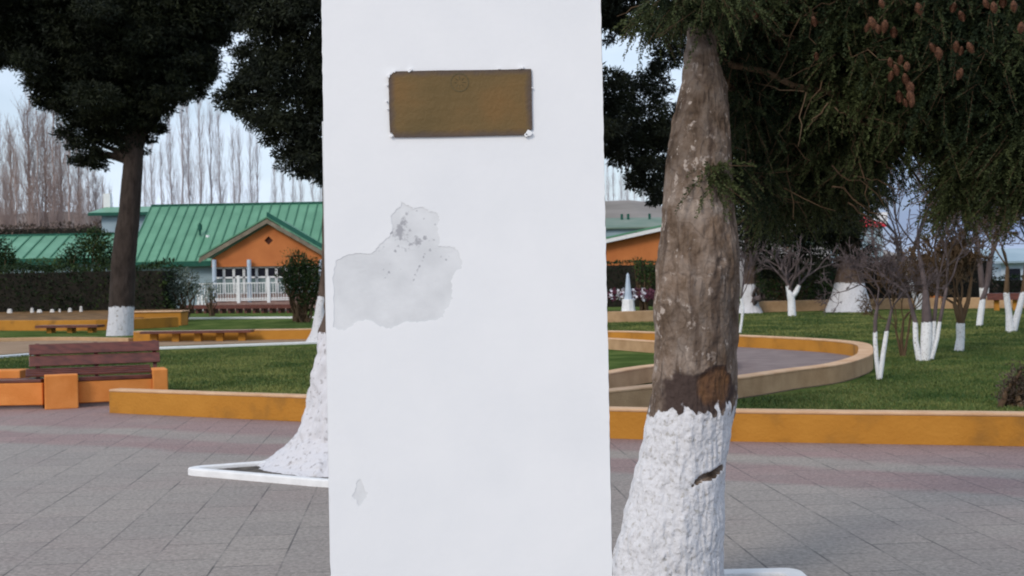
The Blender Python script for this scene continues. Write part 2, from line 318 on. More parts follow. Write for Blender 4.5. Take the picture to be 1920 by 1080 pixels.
# paving: slabs in long straight rows, mauve bands following the kerb
m = bpy.data.materials.new('paving'); m.use_nodes = True; n = m.node_tree; p = n.nodes['Principled BSDF']; N = n.nodes.new; K = n.links.new
p.inputs['Roughness'].default_value = .8; p.inputs['Specular IOR Level'].default_value = .25
t = N('ShaderNodeTexCoord')
def maprot(deg, loc=(0,0,0)):
    q = N('ShaderNodeMapping'); q.inputs['Rotation'].default_value = (0,0,R(deg)); q.inputs['Location'].default_value = loc; K(t.outputs['Object'], q.inputs[0]); return q
mb = maprot(-90-4.5)
br = N('ShaderNodeTexBrick'); K(mb.outputs[0], br.inputs['Vector']); br.offset = .5
br.inputs['Scale'].default_value = 1; br.inputs['Brick Width'].default_value = .42; br.inputs['Row Height'].default_value = .36; br.inputs['Mortar Size'].default_value = .0075; br.inputs['Mortar Smooth'].default_value = .6
br.inputs['Color1'].default_value = (.80,.80,.80,1); br.inputs['Color2'].default_value = (1.06,1.03,1.0,1); br.inputs['Mortar'].default_value = (1,1,1,1)
# distance from the kerb line
q = G(205,775); dv = (G(1920,838)-q).normalized(); nv = Vector((-dv.y, dv.x, 0))
dt = N('ShaderNodeVectorMath'); dt.operation = 'DOT_PRODUCT'; K(t.outputs['Object'], dt.inputs[0]); dt.inputs[1].default_value = nv
sb = N('ShaderNodeMath'); sb.operation = 'SUBTRACT'; K(dt.outputs['Value'], sb.inputs[0]); sb.inputs[1].default_value = q.dot(nv)
nz2 = N('ShaderNodeTexNoise'); nz2.inputs['Scale'].default_value = .45; nz2.inputs['Detail'].default_value = 3; K(t.outputs['Object'], nz2.inputs['Vector'])
wv = N('ShaderNodeMath'); wv.operation = 'MULTIPLY_ADD'; K(nz2.outputs[0], wv.inputs[0]); wv.inputs[1].default_value = 1.1; K(sb.outputs[0], wv.inputs[2])
mrr = N('ShaderNodeMapRange'); K(wv.outputs[0], mrr.inputs[0]); mrr.inputs[1].default_value = -3.5; mrr.inputs[2].default_value = 1.5
bands = N('ShaderNodeValToRGB'); K(mrr.outputs[0], bands.inputs[0]); e = bands.color_ramp.elements
GREY = (.300,.266,.242,1); GR2 = (.31,.272,.242,1); MAU = (.285,.200,.190,1)
e[0].position = .27; e[0].color = GREY; e[1].position = 1; e[1].color = MAU
for pos, colr in ((.31,MAU),(.44,MAU),(.47,GR2),(.53,GR2),(.57,MAU)):
    x = e.new(pos); x.color = colr
pk = N('ShaderNodeTexNoise'); pk.inputs['Scale'].default_value = .9; pk.inputs['Detail'].default_value = 4; K(t.outputs['Object'], pk.inputs['Vector'])
pr = N('ShaderNodeMapRange'); K(pk.outputs[0], pr.inputs[0]); pr.inputs[1].default_value = .46; pr.inputs[2].default_value = .75; pr.inputs[4].default_value = .8
pm = N('ShaderNodeMix'); pm.data_type = 'RGBA'; K(pr.outputs[0], pm.inputs[0]); K(bands.outputs[0], pm.inputs[6]); pm.inputs[7].default_value = (.285,.232,.215,1)
fn = N('ShaderNodeTexNoise'); fn.inputs['Scale'].default_value = 38; fn.inputs['Detail'].default_value = 6; fn.inputs['Roughness'].default_value = .7; K(t.outputs['Object'], fn.inputs['Vector'])
fr = N('ShaderNodeMapRange'); K(fn.outputs[0], fr.inputs[0]); fr.inputs[1].default_value = .25; fr.inputs[2].default_value = .75; fr.inputs[3].default_value = .50; fr.inputs[4].default_value = 1.48
m1 = N('ShaderNodeMix'); m1.data_type = 'RGBA'; m1.blend_type = 'MULTIPLY'; m1.inputs[0].default_value = .4; K(pm.outputs[2], m1.inputs[6]); K(br.outputs['Color'], m1.inputs[7])
m2 = N('ShaderNodeVectorMath'); m2.operation = 'SCALE'; K(m1.outputs[2], m2.inputs[0]); K(fr.outputs[0], m2.inputs['Scale'])
# broken dark joints
jn = N('ShaderNodeTexNoise'); jn.inputs['Scale'].default_value = 2.6; jn.inputs['Detail'].default_value = 4; K(t.outputs['Object'], jn.inputs['Vector'])
jr = N('ShaderNodeMapRange'); K(jn.outputs[0], jr.inputs[0]); jr.inputs[1].default_value = .36; jr.inputs[2].default_value = .62; jr.inputs[3].default_value = .12; jr.inputs[4].default_value = .85
jm = N('ShaderNodeMath'); jm.operation = 'MULTIPLY'; K(br.outputs['Fac'], jm.inputs[0]); K(jr.outputs[0], jm.inputs[1])
m3 = N('ShaderNodeMix'); m3.data_type = 'RGBA'; K(jm.outputs[0], m3.inputs[0]); K(m2.outputs[0], m3.inputs[6]); m3.inputs[7].default_value = (.06,.055,.055,1)
K(m3.outputs[2], p.inputs['Base Color'])
bn = N('ShaderNodeBump'); bn.inputs['Strength'].default_value = .5; bn.inputs['Distance'].default_value = .004; K(fn.outputs[0], bn.inputs['Height']); K(bn.outputs[0], p.inputs['Normal'])
M['paving'] = m
pav = [(-30,-20),(30,-20),(30, KL[-1].y-6)]+[(k.x,k.y) for k in reversed(KL)]+[(KL[0].x-.2, KL[0].y+1.5),(KL[0].x-14, KL[0].y+1.9),(-30, KL[0].y+1.9)]
sheet('paving', pav, .004, M['paving'])
LZ = .08
def ground_patch(name, pts, z, m, under=0.0):
    mb_ = MB(); mb_.prism([(p[0],p[1],z) for p in pts], (0,0,under-z)); o = mb_.build(name, m); o['kind'] = 'structure'; return o

def ribbon(name, line, width, z0, z1, m, label, cat='low wall', group=None, cap=None, closed=False, wave=.0, side=1, capname='lit_top', outm=None):
    """a low wall following a line; width to one side; optional coping in a paler colour that imitates sky light"""
    pts = [Vector((p[0],p[1],0)) for p in line]; n = len(pts); nr = []
    for i in range(n):
        a = pts[(i-1) % n] if (closed or i > 0) else pts[i]; b = pts[(i+1) % n] if (closed or i < n-1) else pts[i]
        d = (b-a).normalized(); nr.append(Vector((-d.y, d.x, 0))*side)
    def band(w0, w1, za, zb):
        q = MB(); 
        for i in range(n):
            A = pts[i]+nr[i]*w0; B = pts[i]+nr[i]*w1; q.v += [(A.x,A.y,za),(A.x,A.y,zb),(B.x,B.y,zb),(B.x,B.y,za)]
        for i in range(n if closed else n-1):
            a, b = 4*i, 4*((i+1) % n)
            for k in range(4): q.f.append((a+k, b+k, b+(k+1)%4, a+(k+1)%4))
        if not closed: q.f += [(0,1,2,3), (4*n-1,4*n-2,4*n-3,4*n-4)]
        return q
    if cap is None:
        o = band(0, width, z0, z1).build(name, m, bevel=.012); return tag(o, label, cat, group)
    r = empty(name, (0,0,0), 0, label, cat, group)
    if outm is not None:
        band(0, width*.5-.001, z0, z1-.03).build('outer_face', outm, r, bevel=.004); band(width*.5+.001, width, z0, z1-.03).build('inner_face', m, r, bevel=.004)
    else: band(0, width, z0, z1-.03).build('wall', m, r, bevel=.006)
    band(-.006, width+.006, z1-.03, z1).build(capname, cap, r, bevel=.012)
    return r
def smooth(line, k=6):
    pts = [Vector((p[0],p[1],0)) for p in line]; o = []
    for i in range(len(pts)-1):
        a = pts[max(i-1,0)]; b = pts[i]; c = pts[i+1]; d = pts[min(i+2,len(pts)-1)]
        for j in range(k):
            t = j/k; o.append(.5*((2*b)+(c-a)*t+(2*a-5*b+4*c-d)*t*t+(3*b-a-3*c+d)*t**3))
    o.append(pts[-1]); return o
ribbon('low_wall', smooth(KL), .17, 0, .29, M['ochre'], 'long ochre painted low wall between the grey paving and the lawns', cap=M['skylitpeach'])
# lawns (gently raised beds)
M['path'] = mat('path', (.20,.155,.150), (.25,.20,.19), scale=3, bump=.3, bscale=60, spec=.05)
far = [(60,95),(-60,95)]
ground_patch('lawn', [(k.x, k.y+.1) for k in KL]+[(40,14),(60,95),(-70,95),(-70,24),(-20,22),(KL[0].x-14, KL[0].y+1.7),(KL[0].x-.2,KL[0].y+1.25),(KL[0].x+.05,KL[0].y+.3)], LZ, M['grass'])

# grass blades over the nearer lawns
def blades(name, poly, n, h, wdt):
    from mathutils.geometry import intersect_point_quad_2d
    xs = [p[0] for p in poly]; ys = [p[1] for p in poly]; X = rng.uniform(min(xs), max(xs), n*2); Y = min(ys)+(max(ys)-min(ys))*rng.random(n*2)**1.5
    ins = np.zeros(len(X), bool); j = len(poly)-1
    for i in range(len(poly)):
        c = ((ys[i] > Y) != (ys[j] > Y)) & (X < (xs[j]-xs[i])*(Y-ys[i])/(ys[j]-ys[i]+1e-12)+xs[i]); ins ^= c; j = i
    X, Y = X[ins], Y[ins]; n = len(X); Pn = np.stack([X, Y, np.full(n, LZ-.005)], 1); D = rng.normal(0,.45,(n,3)); D[:,2] = 1
    tn = np.clip(noise3(Pn, .9, 4, 3)*1.8-.5+rng.normal(0,.2,n), 0, 1)
    hh = h*rng.uniform(.5,1.3,n)*(.7+.7*noise3(Pn, 1.7, 5, 2)); me = leaf_mesh(name, Pn, D, hh, wdt, tn)
    o = link(name, me, M['blade']); tag(o, None, None, None, 'stuff'); return o
M['blade'] = leafmat('grass_blades', (.034,.070,.018), (.20,.21,.065), rough=.6)
a_ = blades('grass', [(k.x, k.y+.22) for k in KL[3:7]]+[(7.5,12),(14,26),(5,31),(5.2,26),(6.15,23.5),(6.25,22),(6.0,20.3),(5.45,18.7),(4.5,16.9),(3.6,15.7),(1.2,13.4)], 110000, .04, .012)
tag(a_, 'mown green grass of the lawn on the right, in front of the curved low wall', 'grass')
a_ = blades('grass', [(-12,KL[0].y+2),(KL[0].x-.1,KL[0].y+1.35),(KL[0].x+.1,KL[0].y+.4)]+[(k.x, k.y+.22) for k in KL[1:4]]+[(-1,30),(-9,28.5),(-14,26)], 90000, .045, .014)
tag(a_, 'mown green grass of the lawn behind the bench on the left', 'grass')
a_ = blades('grass', [(-1,35),(4,31),(14,26),(22,34),(24,50),(3,50)], 90000, .05, .03)
tag(a_, 'green grass of the far lawn under the whitewashed trees', 'grass')

# right: path loop with curved walls
near_top = [(1145,738),(1218,730),(1382,713),(1495,697),(1578,686),(1628,671),(1637,660),(1628,647),(1578,640),(1495,635),(1387,630),(1224,624),(1145,622)]
line = [G(x,y,.3) for x,y in near_top]; line = [Vector((.0,12.6,0))]+line+[Vector((-1.5,32.5,0))]
outer = smooth(line, 8)
ground_patch('path', [(q_.x, q_.y) for q_ in outer], LZ+.012, M['path'])
ribbon('low_wall', outer, .22, LZ-.02, .33, M['ochre'], 'curved ochre low wall looping round the end of the path on the right', cap=M['skylitpeach'], outm=M['tan'])
isl = [G(1100,712,.3), G(1145,703,.3), G(1224,690,.3), Vector((3.0,18.6,0)), Vector((3.5,20.6,0)), Vector((3.4,22.8,0)), G(1224,641,.3), G(1145,636,.3), G(1050,632,.3)]
il = smooth(isl, 6)
ground_patch('lawn', [(q_.x, q_.y) for q_ in il], LZ+.03, M['grass'])
ribbon('low_wall', il, .2, LZ, .33, M['tan'], 'tan rendered low wall round the grass island behind the near tree', cap=M['skylitpeach'])

# ------------------------------------------------------------------ pillar with peeled paint and bronze plaque
PD = 2.74; S = PD/F
lt, rt = P(602,0,PD), P(1127,0,PD); lb, rb = P(619,1080,PD), P(1149,1080,PD)
def pilx(z):    # left/right edges at height z
    a = (z-lb.z)/(lt.z-lb.z); b = (z-rb.z)/(rt.z-rb.z); return lb.x+(lt.x-lb.x)*a, rb.x+(rt.x-rb.x)*b
root = empty('monument_pillar', ((lb.x+rb.x)/2, PD+.3, 0), 0, 'tall white painted square monument pillar with a bronze plaque and a peeled grey patch', 'pillar')
M['plaster'] = None
m = bpy.data.materials.new('bare_plaster'); m.use_nodes = True; n = m.node_tree; p = n.nodes['Principled BSDF']; N = n.nodes.new; K = n.links.new
p.inputs['Roughness'].default_value = .9; t = N('ShaderNodeTexCoord'); x = N('ShaderNodeTexNoise'); x.inputs['Scale'].default_value = 16; x.inputs['Detail'].default_value = 8; K(t.outputs['Object'], x.inputs['Vector'])
r = N('ShaderNodeValToRGB'); K(x.outputs[0], r.inputs[0]); r.color_ramp.elements[0].color = (.635,.645,.665,1); r.color_ramp.elements[1].color = (.735,.745,.765,1); r.color_ramp.elements[0].position = .35; r.color_ramp.elements[1].position = .65
at = N('ShaderNodeAttribute'); at.attribute_name = 'stain'; y = N('ShaderNodeTexNoise'); y.inputs['Scale'].default_value = 130; y.inputs['Detail'].default_value = 4; K(t.outputs['Object'], y.inputs['Vector'])
ad = N('ShaderNodeMath'); ad.operation = 'ADD'; K(at.outputs['Fac'], ad.inputs[0]); K(y.outputs[0], ad.inputs[1])
mr = N('ShaderNodeMapRange'); K(ad.outputs[0], mr.inputs[0]); mr.inputs[1].default_value = .76; mr.inputs[2].default_value = .98; mr.inputs[4].default_value = .75
f = N('ShaderNodeMix'); f.data_type = 'RGBA'; K(mr.outputs[0], f.inputs[0]); K(r.outputs[0], f.inputs[6]); f.inputs[7].default_value = (.30,.30,.33,1); K(f.outputs[2], p.inputs['Base Color'])
bn = N('ShaderNodeBump'); bn.inputs['Strength'].default_value = .15; bn.inputs['Distance'].default_value = .004; K(y.outputs[0], bn.inputs['Height']); K(bn.outputs[0], p.inputs['Normal'])
M['plaster'] = m
M['pillarpaint'] = mat('pillar_paint', (.78,.79,.815), (.82,.825,.845), scale=5, bump=.035, bscale=70, rough=.7)
ox, oy = root.location.x, root.location.y
def L3(v): return (v[0]-ox, v[1]-oy, v[2])
ZT = 3.1
x0, x1 = pilx(0); X0, X1 = pilx(ZT)
q = MB(); dpt = .6; e_ = .004
q.poly([L3(v) for v in [(x0,PD+.003,0),(x1,PD+.003,0),(x1,PD+dpt,0),(x0,PD+dpt,0),(X0,PD+.003,ZT),(X1,PD+.003,ZT),(X1,PD+dpt,ZT),(X0,PD+dpt,ZT)]], [(0,3,2,1),(4,5,6,7),(1,2,6,5),(2,3,7,6),(3,0,4,7)])
q.build('shaft', M['pillarpaint'], root)
# outlines traced for the bare patch
pat = [(625,612),(626,560),(624,520),(630,490),(648,480),(672,474),(688,476),(700,474),(712,458),(728,446),(735,430),(733,405),(742,392),(752,388),(752,377),(762,384),(776,392),(792,388),(806,396),(822,400),(824,412),(820,424),(822,440),(824,452),(822,462),(838,462),(852,464),(862,476),(866,494),(864,502),(850,514),(846,528),(847,545),(848,560),(842,574),(834,582),(830,594),(816,600),(800,602),(782,604),(764,604),(748,608),(735,615),(722,616),(710,610),(690,600),(670,602),(658,614),(645,620),(634,618)]
pat2 = [(660,930),(667,918),(668,905),(676,897),(680,905),(683,920),(689,925),(684,938),(678,945),(672,952),(668,940)]
def jag(pl, am, sub=5, sd=1):
    o = []; rr = random.Random(sd)
    for i in range(len(pl)):
        a, b = pl[i], pl[(i+1) % len(pl)]
        for j in range(sub):
            t = j/sub; o.append((a[0]+(b[0]-a[0])*t+rr.uniform(-am,am), a[1]+(b[1]-a[1])*t+rr.uniform(-am,am)))
    return o
import bmesh
def paint_coat(y0, th):
    bm = bmesh.new(); loops = []
    rr = random.Random(5); left = []; right = []
    zz = np.linspace(0, ZT, 240)
    for z in zz:
        a, b = pilx(z); left.append((a+rr.uniform(-.0004,.0012), z)); right.append((b-rr.uniform(-.0004,.0012), z))
    chip = pilx(P(620,940,PD).z)[0]
    left = [(x+(.005 if abs(z-P(620,940,PD).z) < .008 else 0), z) for x, z in left]
    outl = left+right[::-1]
    holes = [[(P(a,b,PD).x, P(a,b,PD).z) for a,b in jag(pl, 1.7, 4)] for pl in (pat, pat2)]
    es = []
    for lp in [outl]+holes:
        vs_ = [bm.verts.new((x-ox, y0-oy, z)) for x, z in lp]
        for i in range(len(vs_)): es.append(bm.edges.new((vs_[i], vs_[(i+1) % len(vs_)])))
    bmesh.ops.triangle_fill(bm, use_beauty=True, edges=es)
    for f_ in bm.faces:
        if f_.normal.y > 0: f_.normal_flip()
    me = bpy.data.meshes.new('paint_coat'); bm.to_mesh(me); bm.free(); return me
o = link('paint_coat', paint_coat(PD+.0018, .002), M['pillarpaint'], root); sl = o.modifiers.new('thick', 'SOLIDIFY'); sl.thickness = .0008; sl.offset = -1
# bare plaster behind the coat: fine grid with stains
gx = np.linspace(x0+.002, X1-.02, 330); gz = np.linspace(.9, 1.85, 420); GX, GZ = np.meshgrid(gx, gz)
V = np.stack([GX.ravel()-ox, np.full(GX.size, PD+.0027-oy), GZ.ravel()], 1)
st = np.zeros(GX.size)
for sx, sy, rr_, am in [(752,430,12,.50),(757,412,7,.42),(750,445,9,.45),(763,400,5,.40),(733,437,5,.5),(786,455,10,.33),(778,448,7,.3),(810,455,9,.28),(744,462,8,.30),(720,462,5,.3),(702,462,4,.42),(712,463,3,.35),(782,508,5,.48),(778,515,4,.42),(790,490,4,.36),(773,520,3,.4),(728,510,4,.40),(723,520,3,.36),(719,505,3,.33),(730,496,3,.33),(836,486,3,.42),(826,482,3,.3),(790,432,4,.3),(800,424,4,.28),(745,478,5,.2),(765,470,14,.24),(756,418,8,.5),(748,436,13,.52),(784,452,12,.42),(796,446,6,.4),(740,440,6,.45),(770,458,6,.36),(741,470,6,.34),(812,450,5,.38),(712,470,4,.34),(786,500,4,.44),(794,482,3,.42),(797,476,3,.36),(775,525,3,.4),(725,514,4,.44),(734,488,3,.36),(760,446,9,.34),(818,470,4,.3),(842,480,3,.36),(806,470,5,.32),(700,464,3,.46),(795,410,3,.33),(815,420,3,.33),(781,395,4,.3),(768,432,5,.3),(850,540,3,.33),(750,505,3,.33)]:
    c_ = P(sx,sy,PD); d2 = ((GX-c_.x)**2+(GZ-c_.z)**2).ravel(); st = np.maximum(st, am*1.05*np.exp(-d2/(rr_*S)**2))
i = np.arange(419)[:,None]*330; j = np.arange(329)[None]; Fc = np.stack([i+j, i+j+1, i+331+j, i+330+j], -1).reshape(-1,4)
me = mesh_np('bare_plaster', V, Fc, {'stain': ('POINT', st)}); o = link('bare_plaster', me, M['plaster'], root); o['label'] = 'peeled grey plaster patch with dark specks'
# plaque
PQ = [(729,150),(731,141),(737,137),(738,134),(996,130),(997,160),(998,243),(991,245),(985,253),(740,258),(736,250),(731,248)]
M['bronze'] = mat('bronze', (.110,.075,.026), (.190,.102,.032), rough=.62, scale=7, bump=.12, bscale=160, metal=.1, c=(.15,.095,.034), cpos=.5, lo=.3, hi=.7)
n = M['bronze'].node_tree   # faint engraved rows, too worn to read
bpn = [k for k in n.nodes if k.type == 'BUMP'][0]; t = n.nodes.new('ShaderNodeTexCoord'); mp = n.nodes.new('ShaderNodeMapping'); mp.inputs['Scale'].default_value = (230, 1, 60)
n.links.new(t.outputs['Object'], mp.inputs[0]); x = n.nodes.new('ShaderNodeTexNoise'); x.inputs['Scale'].default_value = 1; x.inputs['Detail'].default_value = 1; n.links.new(mp.outputs[0], x.inputs['Vector'])
wvv = n.nodes.new('ShaderNodeTexWave'); wvv.bands_direction = 'Z'; wvv.inputs['Scale'].default_value = 14; n.links.new(t.outputs['Object'], wvv.inputs['Vector'])
mm = n.nodes.new('ShaderNodeMath'); mm.operation = 'MULTIPLY'; n.links.new(x.outputs[0], mm.inputs[0]); n.links.new(wvv.outputs['Fac'], mm.inputs[1])
b2 = n.nodes.new('ShaderNodeBump'); b2.inputs['Strength'].default_value = .10; b2.inputs['Distance'].default_value = .003; n.links.new(mm.outputs[0], b2.inputs['Height']); n.links.new(bpn.outputs[0], b2.inputs['Normal'])
n.links.new(b2.outputs[0], n.nodes['Principled BSDF'].inputs['Normal'])
pts = [P(a,b,PD) for a,b in jag(PQ, .5, 3, 3)]; q = MB(); q.prism([(v.x-ox, PD-.0030-oy, v.z) for v in pts], (0,.0040,0))
plq = q.build('plaque', M['bronze'], root, bevel=.0006)
M['patina'] = mat('patina', (.085,.070,.032), (.12,.092,.040), rough=.6, metal=.1, scale=30)
M['edgebronze'] = mat('dull_bronze', (.10,.075,.06), (.16,.125,.10), rough=.6, metal=.2, scale=40)
ec = P(862,155,PD); q = MB()
rings_ = 28
def ring(cx, cz, ra, rb_, yb, yf, qq):
    vv = []
    for k in range(rings_):
        a = 2*math.pi*k/rings_; c_, s_ = math.cos(a), math.sin(a)
        vv += [(cx+c_*ra-ox, yb-oy, cz+s_*ra), (cx+c_*ra-ox, yf-oy, cz+s_*ra), (cx+c_*rb_-ox, yf-oy, cz+s_*rb_), (cx+c_*rb_-ox, yb-oy, cz+s_*rb_)]
    ff = []
    for k in range(rings_):
        a, b = 4*k, 4*((k+1) % rings_)
        for u_ in range(3): ff.append((a+u_, a+u_+1, b+u_+1, b+u_))
    qq.poly(vv, ff)
ring(ec.x, ec.z, 17.5*S, 16.0*S, PD-.0029, PD-.0038, q)
# small worn relief inside the ring: shield with rays
for k in range(8):
    a = math.pi*k/4; q.bar((ec.x+math.cos(a)*5*S-ox, PD-.0030-oy, ec.z+math.sin(a)*5*S), (ec.x+math.cos(a)*11*S-ox, PD-.0030-oy, ec.z+math.sin(a)*11*S), .7*S, 5)
emb = q.build('emblem', M['patina'], plq)
# dull oxidised margin of the plate
gc = n.nodes.new('ShaderNodeTexCoord'); sg = n.nodes.new('ShaderNodeSeparateXYZ'); n.links.new(gc.outputs['Generated'], sg.inputs[0])
def mth(op, a, b=None):
    k = n.nodes.new('ShaderNodeMath'); k.operation = op
    for i_, v_ in enumerate((a, b)):
        if v_ is None: continue
        if isinstance(v_, (int, float)): k.inputs[i_].default_value = v_
        else: n.links.new(v_, k.inputs[i_])
    return k.outputs[0]
ex = mth('MULTIPLY', mth('SUBTRACT', .5, mth('ABSOLUTE', mth('SUBTRACT', sg.outputs[0], .5))), 2.1); ez = mth('SUBTRACT', .5, mth('ABSOLUTE', mth('SUBTRACT', sg.outputs[2], .5)))
en = n.nodes.new('ShaderNodeTexNoise'); en.inputs['Scale'].default_value = 40; n.links.new(gc.outputs['Object'], en.inputs['Vector'])
ed = mth('ADD', mth('MINIMUM', ex, ez), mth('MULTIPLY', mth('SUBTRACT', en.outputs[0], .5), .10))
em_ = n.nodes.new('ShaderNodeMapRange'); n.links.new(ed, em_.inputs[0]); em_.inputs[1].default_value = .02; em_.inputs[2].default_value = .11; em_.inputs[3].default_value = .85; em_.inputs[4].default_value = 0
pb_ = n.nodes['Principled BSDF']; src = pb_.inputs['Base Color'].links[0].from_socket; xm = n.nodes.new('ShaderNodeMix'); xm.data_type = 'RGBA'
n.links.new(em_.outputs[0], xm.inputs[0]); n.links.new(src, xm.inputs[6]); xm.inputs[7].default_value = (.085,.062,.055,1); n.links.new(xm.outputs[2], pb_.inputs['Base Color'])
# mortar dabs where the plaque meets the wall
q = MB(); rr = random.Random(8)
for a, b, s_ in [(729,143,3.5),(733,138,3),(740,134,2.5),(768,133,3.5),(771,131,2.5),(726,160,2),(725,190,2),(727,205,1.5),(991,251,6),(986,254,4),(975,128,2.5),(980,127,2.5),(936,129,2),(734,255,3),(998,165,1.5)]:
    c_ = P(a,b,PD); k = 7; q.prism([(c_.x+math.cos(2*math.pi*i_/k)*s_*S*rr.uniform(.6,1.3)-ox, PD-.0055-oy, c_.z+math.sin(2*math.pi*i_/k)*s_*S*rr.uniform(.6,1.3)) for i_ in range(k)], (0,.0060,0))
q.build('mortar', M['pillarpaint'], root, bevel=.0012)

# ------------------------------------------------------------------ near tree (right of the pillar) with cones
ND = 5.9
prof = [(1135,1352,1130),(1150,1348,1080),(1160,1352,1010),(1182,1360,930),(1198,1364,860),(1209,1372,800),(1217,1379,765),(1225,1382,700),(1228,1384,600),(1231,1387,500),(1238,1385,450),(1242,1378,400),(1245,1374,350),(1250,1370,300),(1258,1368,250),(1268,1364,200),(1277,1356,150),(1283,1346,100),(1290,1338,50),(1296,1330,0),(1300,1326,-60)]
rg = []
for l_, r_, y_ in prof:
    c_ = P((l_+r_)/2, y_, ND); rg.append((c_.x, ND+.0, c_.z, (r_-l_)/2*ND/F*1.0))
rg[0] = (rg[0][0], rg[0][1], -.03, rg[0][3]*1.02)
for k in range(8): a = rg[-1]; rg.append((a[0]+.02, a[1]+.02, a[2]+.45, max(.03, a[3]*.86)))
near = empty('conifer_tree', (rg[0][0], ND, 0), 0, 'thick conifer right of the pillar with whitewashed foot and brown cones on its low branches', 'tree')
nx_, ny_ = near.location.x, near.location.y
rg = [(a-nx_, b-ny_, c_, d_) for a,b,c_,d_ in rg]
def nscar(V, U):
    W = V+np.array([nx_, ny_, 0]); s_ = np.zeros(len(V)); d_ = np.zeros(len(V)); fr_ = U[:,1] < .3
    def pxy(px, py):
        q_ = P(px, py, ND-.17); return q_.x, q_.z
    # bared brown wood just above the whitewash
    cx, cz = pxy(1338, 728); a = ((W[:,0]-cx)/.085)**2+((W[:,2]-cz)/.10)**2+(noise3(W, 14, 3, 3)-.5)*1.4
    mk = np.clip((1.15-a)/.5, 0, 1)*fr_; s_ = np.maximum(s_, mk); d_ -= mk*.012
    cx, cz = pxy(1312, 742); a = ((W[:,0]-cx)/.17)**2+((W[:,2]-cz)/.115)**2+(noise3(W, 11, 8, 4)-.5)*1.9
    mk2 = np.clip((1.1-a)/.3, 0, 1)*fr_*.5; d_ -= mk2*.008; s_ = np.where(s_ > .02, .5+s_*.5, mk2)
    # crack in the whitewash
    for t in np.linspace(0, 1, 9):
        px, py = 1297+t*56, 908-t*29-3*math.sin(t*6); cx, cz = pxy(px, py); wd_ = .006+.016*t*(1.3-t)*1.6
        a = np.hypot(W[:,0]-cx, W[:,2]-cz)/wd_; mk = np.clip(1.3-a, 0, 1)*fr_; s_ = np.maximum(s_, -mk*0); d_ -= mk*.02; holes.append((cx, cz, wd_))
    for px, py, r_, dp in [(1305,215,.05,.009),(1300,300,.06,.006),(1350,490,.035,.008),(1292,820,.010,.008)]:
        cx, cz = pxy(px, py); a = np.hypot(W[:,0]-cx, (W[:,2]-cz))/r_; d_ += np.where(fr_, dp*np.exp(-(a-.8)**2*4)-dp*1.2*np.exp(-a*a*3), 0)
    return s_, d_
holes = []
wz = P(1300, 772, ND-.15).z
me = trunk_mesh('trunk', rg, nseg=300, vres=900, amp=.022, nscale=11, thr=wz, k=3.5, flare=(.18,.05), seed=2, scar=nscar, ridge=.012)
# crack and flaking: reset whitewash inside the crack
Vv = np.empty(len(me.vertices)*3, np.float32); me.vertices.foreach_get('co', Vv); Vv = Vv.reshape(-1,3)+np.array([nx_,ny_,0])
wsh = np.empty(len(Vv), np.float32); me.attributes['wash'].data.foreach_get('value', wsh)
# ragged upper edge of the paint
wsh += (noise3(Vv*np.array([1,1,.5]), 20, 12, 3)-.5)*.8
for cx, cz, r_ in holes: wsh = np.where((np.hypot(Vv[:,0]-cx, Vv[:,2]-cz) < r_) & (Vv[:,1] < ND), -5, wsh)
me.attributes['wash'].data.foreach_set('value', wsh.astype(np.float32))
link('trunk', me, M['bark'], near)
# crown: sprays hung on limbs
CB = [] # (px,py,D,rpx)
for x_, y_, D_, r_ in [(1420,-40,6.2,120),(1560,-60,6.0,130),(1720,-50,5.8,140),(1880,-40,5.6,140),(1420,60,6.3,85),(1500,70,6.2,95),(1600,70,6.0,100),(1720,70,5.8,105),(1840,80,5.6,110),(1950,90,5.5,110),
      (1400,160,6.5,70),(1470,180,6.4,90),(1560,180,6.2,90),(1660,170,6.0,95),(1780,170,5.8,90),(1890,190,5.7,95),(1980,230,5.6,110),(1420,250,6.7,60),(1500,270,6.6,85),(1590,270,6.4,80),(1680,240,6.2,60),(1700,200,6.1,50),(1630,285,6.2,32),(1730,205,6.1,34),(1800,260,6.0,55),
      (1875,280,5.8,70),(1370,325,6.1,34),(1330,325,5.8,24),(1420,335,6.4,45),(1480,350,6.8,60),(1560,350,6.8,70),(1600,300,6.7,40),(1795,335,6.0,35),(1797,375,6.0,20),(1885,325,5.8,46),(1925,345,5.8,48),(1845,290,5.9,38),(1975,330,5.8,55),(1340,-20,5.6,60),(1270,-10,5.7,40),(1390,10,5.9,50),(1225,25,6.3,28),(1450,385,7.0,30),(1380,90,6.1,30),(1400,200,6.2,45)]:
    CB.append((np.array(P(x_,y_,D_)), r_*D_/F, y_))
Ps, Ds, Ls, Ws, Ts = [], [], [], [], []; tw = []
